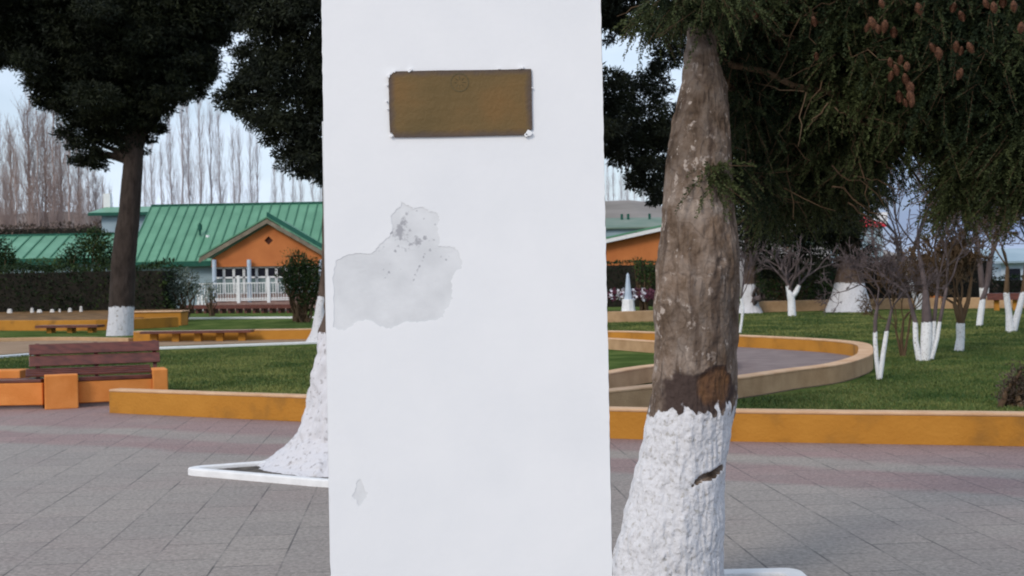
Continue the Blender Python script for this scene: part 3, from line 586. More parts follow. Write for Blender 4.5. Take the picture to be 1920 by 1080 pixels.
for c_, r_, y_ in CB:
    ns = int(70+ 2900*r_*r_)
    for _ in range(ns):
        u = rng.normal(size=3); u /= np.linalg.norm(u); u[1] *= 1.2; p0 = c_+u*r_*rng.random()**.4*np.array([1,1.2,.95]); 
        d = np.array([u[0]*.7+rng.normal(0,.35), u[1]*.6+rng.normal(0,.35), -.45+rng.normal(0,.3)]); d /= np.linalg.norm(d)
        ln = rng.uniform(.07,.2); m_ = int(ln*330); tt = np.linspace(0, 1, m_); ax = p0+d*ln*tt[:,None]; ax[:,2] -= .05*ln/.15*tt**2
        nd = rng.normal(size=(m_,3)); nd -= (nd@d)[:,None]*d; nd /= np.linalg.norm(nd, axis=1)[:,None]+1e-9; nd = nd*.8+d*.75
        tone = np.clip(noise3(p0[None], 3.0, 2, 2)[0]*2.0-.62+rng.normal(0,.22), 0, 1)
        Ps.append(ax-np.array([nx_,ny_,0])); Ds.append(nd); Ls.append(.022*rng.uniform(.7,1.3,m_)*(1.15-tt*.6)); Ws.append(np.full(m_, .0075)); Ts.append(np.clip(tone+rng.normal(0,.12,m_)+tt*.15, 0, 1))
        if rng.random() < .3: tw.append((ax[0]-np.array([nx_,ny_,0]), ax[-1]-np.array([nx_,ny_,0]), .0022, .001))
_b = [(c_+np.array([0,.10+r_*.5,.02])-np.array([nx_,ny_,0]), (r_*1.0, r_*.6, r_*.9)) for c_, r_, y_ in CB if r_ > .1]
_a = blob_leaves(_b, 8500, .045, .014, .5, .5, .1, seed=9, tbias=-.2)
for li, ar in zip((Ps, Ds, Ls, Ws, Ts), _a): li.append(ar)
me = leaf_mesh('crown', np.concatenate(Ps), np.concatenate(Ds), np.concatenate(Ls), np.concatenate(Ws), np.concatenate(Ts))
print('near crown', len(me.polygons))
crown = link('crown', me, M['nearfol'], near)
q_ = np.array([nx_,ny_,0])
S_ = list(tw)
for hz, tgt in [(2.3,(1420,330,6.4)),(2.5,(1560,340,6.7)),(2.6,(1500,180,6.4)),(2.8,(1720,170,5.9)),(3.0,(1880,260,5.8)),(3.1,(1600,70,6.0)),(3.2,(1950,90,5.5)),(3.4,(1840,-20,5.6)),(2.9,(1797,370,6.0)),(3.0,(1225,25,6.3)),(3.3,(1560,-60,6)),(2.6,(1900,370,5.8))]:
    tx = np.interp(hz, [a[2] for a in rg], [a[0] for a in rg]); e2 = np.array(P(*tgt))-q_; S_ += limb((tx,0.12,hz), e2+np.array([0,.32,0]), .020, .004, 9, .05, .12)
    for _ in range(5):
        t_ = rng.uniform(.3,1); b0 = np.array((tx,0,hz))*(1-t_)+e2*t_; S_ += limb(b0, b0+rng.normal(0,.16,3)+np.array([0,0,-.12]), .004, .0012, 5, 0, .2)
for a, b in [((1600,330),(1700,360)),((1640,300),(1690,330)),((1560,350),(1680,420)),((1590,380),(1650,430)),((1640,250),(1655,310)),((1560,310),(1660,390)),((1610,300),(1630,400)),((1820,170),(1850,300)),((1780,250),(1765,330))]:
    S_ += limb(np.array(P(*a,6.05))-q_, np.array(P(*b,6.1))-q_, .0045, .0015, 6, .03, .22)
link('limbs', segs_mesh('limbs', S_, sides=5), M['brush'], near)
# cones, each a part of its own
M['cone'] = mat('cone_scales', (.040,.015,.008), (.20,.088,.046), scale=90, rough=.7)
def cone_mesh():
    V = []; Fc = []; rws = 9; k = 9
    for i in range(rws):
        t = i/(rws-1); rad = .021*math.sin(math.pi*(.14+.78*t))**.8; z = -.06*t
        for j in range(k):
            a = 2*math.pi*(j+.5*(i % 2))/k; c_, s_ = math.cos(a), math.sin(a); b = len(V); hw = rad*.36
            V += [(c_*rad*.45, s_*rad*.45, z+.004), (c_*rad*.95-s_*hw, s_*rad*.95+c_*hw, z-.003), (c_*rad*1.12, s_*rad*1.12, z-.007), (c_*rad*.95+s_*hw, s_*rad*.95-c_*hw, z-.003)]
            Fc.append((b,b+1,b+2,b+3))
    b = len(V)
    for i in range(5):
        for j in range(8):
            a = 2*math.pi*j/8; t = i/4; rad = .014*math.sin(math.pi*(.1+.8*t)); V.append((math.cos(a)*rad, math.sin(a)*rad, -.06*t))
    for i in range(4):
        for j in range(8): Fc.append((b+i*8+j, b+i*8+(j+1)%8, b+(i+1)*8+(j+1)%8, b+(i+1)*8+j))
    V.append((0,0,.016)); V.append((.0015,0,.0)); V.append((-.0015,0,0)); Fc.append((len(V)-3,len(V)-2,len(V)-1,len(V)-1) if 0 else (len(V)-3,len(V)-2,len(V)-1))
    me = bpy.data.meshes.new('cone'); me.from_pydata(V, [], Fc); me.update(); me.materials.append(M['cone']); return me
cm_ = cone_mesh(); rr = random.Random(4)
for a, b in [(1405,15),(1418,22),(1412,5),(1632,38),(1645,52),(1660,44),(1676,58),(1628,50),(1745,88),(1758,95),(1793,84),(1803,94),(1815,86),(1668,115),(1690,110),(1678,128),(1700,122),(1672,140),(1696,145),(1702,158),(1685,178),(1705,176),(1712,190),(1695,192),(1790,12),(1800,28),(1845,6),(1862,10),(1880,2),(1900,8),(1525,38),(1803,135),(1650,5),(1530,105),(1915,48),(1720,12)]:
    D_ = np.interp(a, [1400,1560,1720,1920], [5.72,5.55,5.32,5.1]); o = link('cone', cm_, None, near); v = P(a, b-6, D_); o.location = (v.x-nx_, v.y-ny_, v.z)
    o.rotation_euler = (rr.uniform(-.4,.4), rr.uniform(-.4,.4), rr.uniform(0,6)); s_ = rr.uniform(.55,.85); o.scale = (s_,s_,s_)
# white square kerbs round the trees
def kerb_square(cx, cy, half, rot, label, w_=.10, h_=.09, round_=.08, squash=None):
    r = empty('tree_kerb', (cx,cy,0), rot, label, 'kerb', 'white kerbs round the trees')
    def loop(hh, rd):
        o = []
        for sx, sy in ((1,1),(-1,1),(-1,-1),(1,-1)):
            a0 = {(1,1):0,(-1,1):90,(-1,-1):180,(1,-1):270}[(sx,sy)]
            for k in range(7): a = R(a0+k*15); o.append((sx*(hh-rd)+math.cos(a)*rd, sy*(hh-rd)+math.sin(a)*rd))
        return o
    def sq(l_):
        if squash is None: return l_
        c_, s_ = math.cos(R(squash[0])), math.sin(R(squash[0])); return [(x_*c_-y_*s_, (x_*s_+y_*c_)*squash[1]) for x_, y_ in l_]
    a = sq(loop(half, round_)); b = sq(loop(half-w_, round_*.5)); n_ = len(a); q = MB()
    for (x1_,y1_),(x2_,y2_) in zip(a, b): q.v += [(x1_,y1_,0),(x1_,y1_,h_),(x2_,y2_,h_),(x2_,y2_,0)]
    for i in range(n_):
        p1, p2 = 4*i, 4*((i+1) % n_)
        for k in range(3): q.f.append((p1+k, p1+k+1, p2+k+1, p2+k))
    q.build('kerb', M['white'], r, bevel=.012)
    q = MB(); q.prism([(x_,y_,.03) for x_,y_ in sq(loop(half-w_+.01, round_*.5))], (0,0,-.025)); q.build('soil', M['soil'], r)
    return r
kc = G(1507,1066,.09); kerb_square(kc.x-.66, kc.y-.64, .66, R(1.5), 'white kerb round the foot of the near tree right of the pillar')
# dead leaves and bark crumbs in the near kerb
q = MB(); rr = random.Random(3)
for _ in range(60):
    x_, y_ = kc.x-rr.uniform(.1,1.1), kc.y-rr.uniform(.12,.5); a = rr.uniform(0,3.1); l_ = rr.uniform(.015,.05); q.bar((x_,y_,.04+rr.random()*.02),(x_+math.cos(a)*l_,y_+math.sin(a)*l_,.045+rr.random()*.03),.006,4)
tag(q.build('bark_litter', M['brush']), 'brown bark crumbs lying on the soil inside the near kerb', 'litter', None, 'stuff')

# ------------------------------------------------------------------ tree behind the pillar
BD = 10.55
prof = [(492,845,890),(520,805,858),(560,775,810),(575,765,760),(585,757,700),(597,752,650),(612,750,560),(622,745,450),(632,740,300),(645,730,150),(655,725,0),(665,715,-150),(675,710,-350)]
rg = []
for l_, r_, y_ in prof: c_ = P((l_+r_)/2, y_, BD); rg.append((c_.x, BD, c_.z, (r_-l_)/2*BD/F))
bt = empty('conifer_tree', (rg[0][0], BD, 0), 0, 'conifer standing behind the pillar, its flared whitewashed foot showing on the left', 'tree')
bx = bt.location.x; rg = [(a-bx,0,c_,d_) for a,b,c_,d_ in rg]; rg[0] = (rg[0][0],0,-.02,rg[0][3])
link('trunk', trunk_mesh('trunk', rg, nseg=160, vres=400, amp=.07, nscale=5, thr=1.1, flare=(.12,.14), seed=7, ridge=.06), M['whitebark'], bt)
def crownblobs(lst, root_loc, zdepth=1.2):
    o = []
    for x_, y_, D_, r_ in lst:
        r_ = r_*D_/F; c_ = np.array(P(x_,y_,D_))-np.array(root_loc); o.append((c_, (r_, r_*zdepth, r_*.9)))
    return o
cb = [(500,30,10.6,62),(560,-20,10.5,90),(520,90,10.7,72),(470,150,10.8,42),(440,185,10.8,30),(480,210,10.7,38),(570,130,10.5,80),(560,210,10.4,70),(540,250,10.5,42),(590,290,10.4,48),(555,300,10.5,35),(640,60,10.4,120),(640,220,10.5,100),(490,-40,10.8,60),(610,322,10.5,26),
      (760,-60,10.4,160),(900,-60,10.5,150),(1040,-40,10.6,120),(1130,-30,10.9,80),(1190,-20,11.2,60),(1230,30,11.5,35),(1145,25,11.0,34),(1170,50,11.2,22),(760,160,10.5,90),(900,180,10.5,120),(1040,180,10.7,110),(1120,205,11.0,60),(1170,175,11.2,38),(1150,240,11.1,55),(1215,230,11.4,50),(1225,160,11.5,38),(1245,110,11.6,28),(1190,285,11.3,42),(1225,320,11.4,40),(1235,355,11.5,28),(1195,335,11.4,20),(1260,60,11.6,45),(1260,250,11.7,60),(1140,75,11.0,10),(1150,280,11.0,20)]
bl = crownblobs(cb, bt.location); Pn, Dn, Lg, Wd, Tn = blob_leaves(bl, 4600, .045, .012, .25, .8, .15, seed=3, sat=8)
print('back crown', len(Pn)); link('crown', leaf_mesh('crown', Pn, Dn, Lg, Wd, Tn), M['foliage'], bt)
S_ = []
for c_, r_ in [k_ for k_ in bl[::2] if k_[0][2] > 2.9]:
    z0 = max(2.7, c_[2]+.1); S_ += limb((0,0,z0), c_, .03, .006, 7, .0, .12)
link('limbs', segs_mesh('limbs', S_, sides=5), M['darkbark'], bt)
lc = G(345,876,.09); kerb_square(lc.x+1.45, lc.y+.16, 1.13, 0, 'white kerb round the foot of the conifer behind the pillar', w_=.11, h_=.06, round_=.30, squash=(40.5,.52))

# ------------------------------------------------------------------ tall dark conifer on the left lawn
LD = 38.0; lb_ = G(226,629,LZ); LD = lb_.y
prof = [(201,250,629),(205,250,600),(206,251,575),(209,254,500),(214,258,450),(222,262,400),(227,265,350),(231,267,300),(236,271,240),(240,276,180),(244,279,100),(248,276,0),(252,272,-150),(256,268,-300)]
rg = []
for l_, r_, y_ in prof: c_ = P((l_+r_)/2, y_, LD); rg.append((c_.x, LD, c_.z, (r_-l_)/2*LD/F))
tl = empty('conifer_tree', (rg[0][0], LD, 0), 0, 'tall dark conifer on the left lawn with a broad flat crown and whitewashed foot', 'tree')
rg = [(a-tl.location.x,0,c_,d_) for a,b,c_,d_ in rg]
link('trunk', trunk_mesh('trunk', rg, nseg=60, vres=160, amp=.05, nscale=2, thr=P(226,575,LD).z, k=2.5, seed=4), M['darkbark'], tl)
cb = [(0,20,38,90),(60,0,38,90),(40,80,38,52),(90,110,38,62),(120,160,38,52),(150,60,38,110),(150,200,38,45),(150,250,38,34),(170,285,38,26),(190,296,38,20),(185,235,38,30),(205,255,38,18),(215,130,38,110),(235,190,38,50),(280,180,38,38),(270,225,38,34),(292,232,38,18),(300,130,38,85),(330,60,38,85),(350,120,38,55),(375,125,38,32),(395,130,38,14),(360,30,38,75),(400,20,38,55),(405,65,38,20),(425,-10,38,45),(230,30,38,120),(240,-60,38,150),(100,-70,38,120),(380,-70,38,90),(330,182,38,9),(345,183,38,7),(250,265,38,24),(80,190,38,14),(135,300,38,8),(445,15,38,14)]
bl = crownblobs([(a,b,LD,d) for a,b,c_,d in cb], tl.location, 1.5); Pn, Dn, Lg, Wd, Tn = blob_leaves(bl, 430, .14, .04, .2, .85, .1, seed=5, sat=9)
print('left crown', len(Pn)); link('crown', leaf_mesh('crown', Pn, Dn, Lg, Wd, Tn), M['foliage'], tl)
S_ = []
for c_, r_ in bl:
    z0 = min(max(5.4, c_[2]-1.2), rg[-1][2]); S_ += limb((np.interp(z0, [a_[2] for a_ in rg], [a_[0] for a_ in rg]),0,z0), c_, .12, .03, 7, .03, .2)
link('limbs', segs_mesh('limbs', S_, sides=5), M['darkbark'], tl)


# ------------------------------------------------------------------ left middle ground: benches, walls, lawn edges
def slab(q, a, b, c, d):                 # a quad prism from 4 corners of the front face and a depth vector
    q.prism(a, b)
def obox(q, o, ux, uy, x0, y0, z0, x1_, y1_, z1):   # box in a turned frame: o origin, ux along, uy back
    pts = [o+ux*x+uy*y+Vector((0,0,z)) for x, y, z in ((x0,y0,z0),(x1_,y0,z0),(x1_,y1_,z0),(x0,y1_,z0),(x0,y0,z1),(x1_,y0,z1),(x1_,y1_,z1),(x0,y1_,z1))]
    q.poly(pts, [(0,3,2,1),(4,5,6,7),(0,1,5,4),(1,2,6,5),(2,3,7,6),(3,0,4,7)])
B0 = G(84,768); B1 = G(300,762)
ux = Vector((B1.x-B0.x, B1.y-B0.y+.35, 0)).normalized(); uy = Vector((-ux.y, ux.x, 0))
if uy.y < 0: uy = -uy
br_ = empty('park_bench', B0, 0, 'park bench with dark red slatted seat and backrest between orange masonry pedestals', 'bench')
def bl_(q, x0, y0, z0, x1_, y1_, z1): obox(q, Vector((0,0,0)), ux, uy, x0, y0, z0, x1_, y1_, z1)
BW = 1.50
q = MB(); bl_(q, 0, -.08, 0, .40, .44, .43); q.build('pedestal', M['orange'], br_, bevel=.015)
q = MB(); bl_(q, BW-.19, .0, 0, BW, .44, .45); q.build('pedestal', M['orange'], br_, bevel=.015)
q = MB(); bl_(q, .40, .06, .055, BW-.19, .40, .33); q.build('seat_wall', M['orange'], br_, bevel=.012)
q = MB(); bl_(q, .36, .10, 0, BW-.2, .38, .055); q.build('plinth', M['path'], br_)
for k in range(5):
    q = MB(); bl_(q, -.22, .03+k*.095, .335+.012*k*0+.0, BW-.02, .03+k*.095+.08, .372); 
    if k: q = MB(); bl_(q, -.22, .03+k*.10, .385+k*.018, BW-.19, .03+k*.10+.085, .415+k*.018)
    else: q = MB(); bl_(q, .41, .05, .335, BW-.195, .15, .385)
    q.build('seat_slat', M['maroon'], br_, bevel=.006)
for zz_, yb, h_ in ((.515,.535,.13),(.665,.59,.13)):
    q = MB(); f_ = [Vector((0,0,0))+uy*yb+Vector((0,0,zz_)), Vector((0,0,0))+uy*(yb+.075)+Vector((0,0,zz_+h_)), uy*(yb+.105)+Vector((0,0,zz_+h_-.01)), uy*(yb+.03)+Vector((0,0,zz_-.01))]
    q.prism([v+ux*(-.18) for v in f_], ux*(BW+.13)); q.build('back_slat', M['maroon'], br_, bevel=.006)
for xx in (-.10, .62, BW-.14):
    q = MB(); q.prism([ux*xx+uy*.42+Vector((0,0,.08)), ux*xx+uy*.50+Vector((0,0,.08)), ux*xx+uy*.73+Vector((0,0,.80)), ux*xx+uy*.69+Vector((0,0,.80))], ux*.05); q.build('back_support', M['maroon'], br_)
# second bench, mostly outside the frame on the left
o2 = G(84,768)+Vector((0,.0,0)); v2 = Vector((-1,-.02,0)).normalized(); 
b2 = empty('park_bench', (o2.x-.05, o2.y+.02, 0), 0, 'bench without a backrest cut off by the left edge, on an orange masonry wall', 'bench')
q = MB(); q.box(-2.2,.05,.05,-.0,.40,.33); q.build('seat_wall', M['orange'], b2, bevel=.012)
q = MB(); q.box(-.95,.42,.0,-.42,.75,.47); q.build('pedestal', M['orange'], b2, bevel=.015)
for k in range(3):
    q = MB(); q.box(-2.2,.06+k*.11,.335,-.02,.06+k*.11+.095,.375); q.build('seat_slat', M['maroon'], b2, bevel=.006)
q = MB(); q.box(-2.2,.10,0,-.02,.36,.05); q.build('plinth', M['path'], b2)

def strip(name, a, z0, z1, w_, m, label, cat='low wall', group=None, cap=None): return ribbon(name, a, w_, z0, z1, m, label, cat, group, cap)
# white edged path beyond the left lawn
e1 = [G(-60,672,.14), G(0,667,.14), G(170,655,.14), G(320,650,.14), G(600,640,.14), G(700,637,.14)]
strip('lawn_edging', smooth(e1), LZ, .14, .14, M['white'], 'low white edging at the back of the left lawn', 'edging')
M['tanpath'] = mat('tan_path', (.26,.165,.095), (.33,.22,.135), scale=1.5, bump=.3, bscale=30)
pp = [G(-60,670,LZ), G(0,666,LZ), G(170,654,LZ), G(320,649,LZ), G(600,640,LZ), G(760,634,LZ), G(760,622,LZ), G(600,624,LZ), G(440,630,LZ), G(200,636,LZ), G(0,642,LZ), G(-60,644,LZ)]
ground_patch('path', [(a.x, a.y+.15) for a in pp], LZ+.012, M['tanpath'])
e2 = [G(-60,643,LZ), G(0,642,LZ), G(200,637,LZ), G(330,640,LZ), G(460,637,LZ), G(600,634,LZ), G(760,630,LZ)]
e2 = [G(250,641,LZ), G(350,640,LZ), G(480,638,LZ), G(620,636,LZ), G(800,632,LZ)]
strip('low_wall', smooth(e2), LZ, .36, .3, M['ochre'], 'ochre low wall behind the white lawn edging, running towards the pillar', cap=M['skylitpeach'])
e3 = [G(-80,643,LZ), G(0,641,LZ), G(120,639,LZ), G(240,641,LZ)]
strip('low_wall', smooth(e3), LZ, .18, .2, M['tan'], 'short tan low wall left of the whitewashed foot of the tall dark conifer')
def plank(name, a, b, z, w_, h_, m, label, cat='bench', legs=3, legm=None):
    a = Vector((a.x,a.y,0)); b = Vector((b.x,b.y,0)); u = (b-a).normalized(); v = Vector((-u.y,u.x,0)); L_ = (b-a).length
    r = empty(name, a, 0, label, cat, 'far benches of dark red planks')
    for k in range(2): q = MB(); obox(q, Vector((0,0,0)), u, v, 0, k*w_/2, z-h_, L_, k*w_/2+w_/2-.02, z); q.build('seat_slat', M['maroon'], r)
    for k in range(legs): x = L_*(k+.5)/legs; q = MB(); obox(q, Vector((0,0,0)), u, v, x-.09, .20, LZ, x+.09, w_-.04, z-h_); q.build('support', legm or M['ochre'], r)
    return r
plank('park_bench', G(262,643,LZ), G(470,640,LZ), .37, .4, .06, M['maroon'], 'long dark red plank bench before the ochre wall, right of the tall conifer', legs=5)
plank('park_bench', G(66,625,LZ), G(182,624,LZ), .33, .5, .08, M['maroon'], 'short dark red plank bench before the ochre wall left of the tall conifer', legs=3)
# further ochre wall with earth bed, flowers and hedge
e4 = [G(-120,620,LZ), G(0,620,LZ), G(180,620,LZ), G(335,613,LZ)]
strip('low_wall', smooth(e4), LZ, .44, .35, M['ochre'], 'ochre low wall in front of the dark clipped hedge on the left', cap=None)
wx = G(335,611,LZ); c_ = empty('masonry_block', (wx.x, wx.y+.4, 0), 0, 'ochre masonry block ending the wall under the end of the dark hedge', 'block')
q = MB(); q.box(-1.9,0,0,0,1.0,.58); q.build('block', M['ochre'], c_, bevel=.03); q = MB(); q.box(-1.95,-.05,.58,.05,1.05,.63); q.build('cap', M['skylitpeach'], c_, bevel=.02)
q = MB(); q.prism([(-36,47.0,0),(-36,47.0,.38),(-36,51.8,.62),(-36,54,.62),(-36,54,0)], (22.3,0,0)); M['bank'] = mat('brown_bank', (.10,.055,.022), (.22,.12,.045), scale=2, bump=.8, bscale=30); o = q.build('flower_bed', M['bank']); o['kind'] = 'structure'
sheet('flower_bed', [(-14,70),(-2,70),(-2,75),(-14,75)], LZ+.03, M['soil'])
M['wstone'] = mat('pale_stone', (.5,.48,.46), (.75,.74,.72), scale=4)
rr = random.Random(12)
for px, wd_ in ((18,9),(60,6),(74,9),(98,7),(112,4),(131,7),(152,5)):
    a = P(px, 583, 51.3); q = MB(); k = 7; hgt = .09*rr.uniform(.7,1.3); wd_m = wd_*50/F*.75
    b0 = [(math.cos(6.283*i/k)*wd_m*rr.uniform(.8,1.1), math.sin(6.283*i/k)*wd_m*.7, 0) for i in range(k)]; b1 = [(x*.6, y*.6, hgt*2) for x,y,_ in b0]
    q.poly(b0+b1, [(i,(i+1)%k,(i+1)%k+k,i+k) for i in range(k)]+[tuple(range(k,2*k))]); o = q.build('stone', M['wstone'], None, bevel=.03, loc=(a.x, 51.3, .58)); tag(o, 'small pale stone on the earth bed at the foot of the dark hedge', 'stone', 'pale stones along the hedge')

def hedge(name, x0_, x1_, y0_, y1_, z0_, z1_, m, core, label, lg=.09, dens=160, cat='hedge', tb=0.0, rnd=.12, mm=None):
    cx_, cy_ = (x0_+x1_)/2, y0_
    r = empty(name, (cx_, cy_, 0), 0, label, cat)
    q = MB(); q.box(x0_-cx_+.12, .12, z0_, x1_-cx_-.12, y1_-y0_-.1, z1_-.14); q.build('stems', core, r)  # added dark box for the hedge's shaded inside, blocks gaps between leaves
    a = (x1_-x0_)*(z1_-z0_); n1 = int(a*dens); n2 = int((x1_-x0_)*(y1_-y0_)*dens*.7); n3 = int((y1_-y0_)*(z1_-z0_)*dens)
    def U(n, lo, hi): return rng.uniform(lo, hi, n)
    Pf = np.stack([U(n1,x0_,x1_), y0_+rng.exponential(.06,n1), U(n1,z0_,z1_)], 1); Pt = np.stack([U(n2,x0_,x1_), U(n2,y0_,y1_), z1_-rng.exponential(.05,n2)], 1)
    Pl = np.stack([x0_+rng.exponential(.06,n3), U(n3,y0_,y1_), U(n3,z0_,z1_)], 1); Pr_ = np.stack([x1_-rng.exponential(.06,n3), U(n3,y0_,y1_), U(n3,z0_,z1_)], 1)
    nf = [np.tile(v,(k,1)) for v, k in (((0,-1,.3),n1),((0,0,1),n2),((-1,0,.3),n3),((1,0,.3),n3))]
    Pn = np.concatenate([Pf,Pt,Pl,Pr_]); D = np.concatenate(nf)+rng.normal(0,.6,(len(Pn),3)); off = (noise3(Pn, 1.1, 3, 3)-.5)*rnd*2.5
    Pn = Pn+np.concatenate(nf)*off[:,None]-np.array([cx_,cy_,0]); T = np.clip((noise3(Pn, .9, 8, 3)-.4)*2+tb+rng.normal(0,.2,len(Pn)), 0, 1)
    link('leaves', leaf_mesh('leaves', Pn, D, lg*rng.uniform(.6,1.4,len(Pn)), lg*.45, T), m, r); return r
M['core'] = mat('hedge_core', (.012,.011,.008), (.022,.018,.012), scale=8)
HD = 52.
xl = P(-120,540,HD).x; xr = P(309,540,HD).x
hedge('hedge', xl, xr, HD, HD+2.2, .45, P(150,503,HD).z, M['hedge'], M['core'], 'long dark clipped hedge behind the ochre wall on the left', lg=.15, dens=130, tb=-.1, rnd=.35)
def bush(name, cx, cy, D, rpx, m, label, lg, dens, cat='bush', zb=0.0, tb=0.0, blobs=None, stem=True, rough=.5, group=None, vs_=.9, wd=.5):
    bs = blobs or [(cx, cy, rpx)]; x0_ = P(cx, cy, D); r = empty(name, (x0_.x, D, zb), 0, label, cat, group)
    B = [(np.array(P(a,b,D))-np.array((x0_.x, D, zb)), (c*D/F, c*D/F*.9, c*D/F*vs_)) for a,b,c in bs]
    Pn, Dn, Lg, Wd, Tn = blob_leaves(B, dens, lg, lg*wd, -.2, rough, .1, seed=int(cx), tbias=tb)
    link('foliage', leaf_mesh('foliage', Pn, Dn, Lg, Wd, Tn), m, r)
    if stem:
        S_ = []
        for c_, r_ in B:
            for _ in range(3): S_ += limb((rng.normal(0,.1),rng.normal(0,.1),0), c_+rng.normal(0,.3,3)*np.array(r_), .05, .015, 5, 0, .2)
        link('stems', segs_mesh('stems', S_, sides=4), M['brush'], r)
    return r
bush('bush', 170, 470, 58, 40, M['hedge'], 'dark rounded bush rising above the hedge left of the tall conifer', .13, 130, blobs=[(170,465,34),(185,450,26),(150,478,32),(195,475,26),(125,488,20),(210,490,22),(178,436,12)], tb=-.2)
bush('bush', 10, 480, 58, 30, M['hedge'], 'dark bush at the left edge above the hedge', .13, 130, blobs=[(0,470,28),(12,490,22),(-20,480,40),(25,495,12)], tb=-.3)
bush('bush', 80, 498, 60, 26, M['hedge'], 'low green shrub poking up behind the hedge between two dark bushes', .12, 120, blobs=[(60,500,16),(85,498,16),(110,498,16),(40,502,12)], tb=.35)
bush('bush', 345, 538, 53, 34, M['greyleaf'], 'grey green shrub with pale patches at the end of the dark hedge', .11, 150, blobs=[(335,528,26),(352,524,24),(362,545,18),(340,552,26),(325,545,20)], tb=-.1)
bush('bush', 395, 548, 62, 16, M['greyleaf'], 'small pale shrub in front of the light blue wall left of the porch', .10, 150, blobs=[(392,536,12),(398,550,13),(388,558,10)], tb=.35)
bush('bush', 565, 530, 49, 40, M['hedge'], 'dense dark green bush in front of the porch, beside the pillar', .11, 190, blobs=[(565,515,36),(545,515,26),(592,510,28),(572,545,32),(585,565,22),(560,490,22),(545,535,18),(600,540,24)], tb=-.05)
bush('bush', 555, 480, 50.5, 24, M['olive'], 'thin yellowish bush top showing against the orange gable', .09, 60, blobs=[(550,482,22),(575,490,24),(528,500,12),(590,505,20)], stem=True)
# whitewashed trunk by the pillar
D_ = G(595,640,LZ).y
prof = [(574,625,640),(585,618,622),(588,612,600),(592,612,570),(596,616,550),(601,620,500),(604,622,450),(606,624,350),(608,626,250)]
rg = []
for l_, r_, y_ in prof: c_ = P((l_+r_)/2, y_, D_); rg.append((c_.x, 0, c_.z, (r_-l_)/2*D_/F))
tr_ = empty('tree', (rg[0][0], D_, 0), 0, 'smaller tree far behind the pillar edge, leaning trunk whitewashed at the foot', 'tree'); rg = [(a-tr_.location.x, b, c_, d_) for a,b,c_,d_ in rg]
link('trunk', trunk_mesh('trunk', rg, nseg=40, vres=90, amp=.05, nscale=3, thr=P(600,556,D_).z, k=2.5, seed=14), M['whitebark'], tr_)
Pn, Dn, Lg, Wd, Tn = blob_leaves([(np.array(P(a,b,D_))-np.array(tr_.location), c*D_/F) for a,b,c in ((690,330,75),(660,260,60),(720,280,80),(640,300,38))], 300, .14, .05, .2, .5, .1)
link('crown', leaf_mesh('crown', Pn, Dn, Lg, Wd, Tn), M['foliage'], tr_)
# lawn strip, white edging and long dark red bench further back
e5 = [G(336,599,LZ), G(450,598,LZ), G(600,597,LZ), G(800,595,LZ)]
strip('lawn_edging', e5, LZ, .16, .22, M['white'], 'thin white edging of the far lawn strip below the porch', 'edging')
r = plank('park_bench', G(342,588,LZ), G(560,587,LZ), .53, .6, .20, M['maroon'], 'very long dark red bench in front of the porch', legs=14, legm=M['maroon'])
# ------------------------------------------------------------------ main building: green standing seam roof, orange porch gable
def roofmat(name, a, b):
    m = mat(name, a, b, scale=.7, rough=.45, bump=0, spec=.4); return m
M['green'] = roofmat('green_roof', (.085,.235,.14), (.12,.30,.185)); M['dkgreen'] = mat('dark_green_trim', (.012,.075,.055), (.02,.10,.07), scale=3)
M['bluewall'] = mat('pale_blue_wall', (.27,.36,.42), (.33,.42,.48), scale=.6)
M['gable'] = mat('gable_orange', (.46,.145,.045), (.56,.19,.06), scale=.8, bump=.2, bscale=20)
M['tanboard'] = mat('weathered_board', (.16,.135,.10), (.24,.20,.15), scale=3)
M['paleblue'] = mat('pale_blue_paint', (.42,.50,.62), (.52,.60,.70), scale=3)
M['glassdark'] = mat('dark_glass', (.006,.006,.014), rough=.25, spec=.3)
M['glasspale'] = mat('pale_glass', (.10,.15,.15), (.20,.26,.26), scale=1.4, rough=.2, spec=.5)
M['brickpink'] = mat('pink_brick', (.24,.15,.13), (.32,.21,.18), scale=6)
def roof(name, x0_, x1_, ye, ze, yr, zr, parent, m, pitch=.62, th=.12, ribname='seams', hip=0.0):
    q = MB(); q.prism([(x0_,ye,ze),(x1_,ye,ze),(x1_,yr,zr),(x0_+hip,yr,zr)], (0,0,-th)); o = q.build(name, m, parent)
    q = MB(); n_ = int((x1_-x0_)/pitch)
    for k in range(n_+1):
        x = x0_+k*pitch; xx0 = x; t0 = 0
        q.prism([(x-.035,ye,ze+.003),(x+.035,ye,ze+.003),(x+.035,yr,zr+.003),(x-.035,yr,zr+.003)], (0,0,.07)) if x >= x0_+hip else None
    q.build(ribname, M['ribgreen'], o); return o
M['ribgreen'] = mat('roof_seam', (.045,.15,.095), (.06,.18,.115), scale=2)
BD_ = 80.0
mbld = empty('clubhouse', (-12, BD_, 0), 0, 'long pale blue building with green standing seam roof and an orange porch gable', 'building')
def bp(px, py, D): v = P(px, py, D); return Vector((v.x+12, D-BD_, v.z))
eL = bp(236,489,80); eR = bp(1250,489,80); zE = bp(420,488,80).z; zR = bp(420,384,86).z
roof('roof', eL.x, 12+.5, 0, zE, 6, zR, mbld, M['green'])
q = MB(); q.box(eL.x,-.02,zE-.34,12.5,.06,zE-.03); q.build('fascia', M['dkgreen'], mbld)
q = MB(); q.box(eL.x,5.9,zR-.06,12.5,6.2,zR+.1); q.build('ridge', M['dkgreen'], mbld)
q = MB(); q.box(eL.x+.4,.6,0,12.2,11.5,zE-.15); q.build('wall', M['bluewall'], mbld)
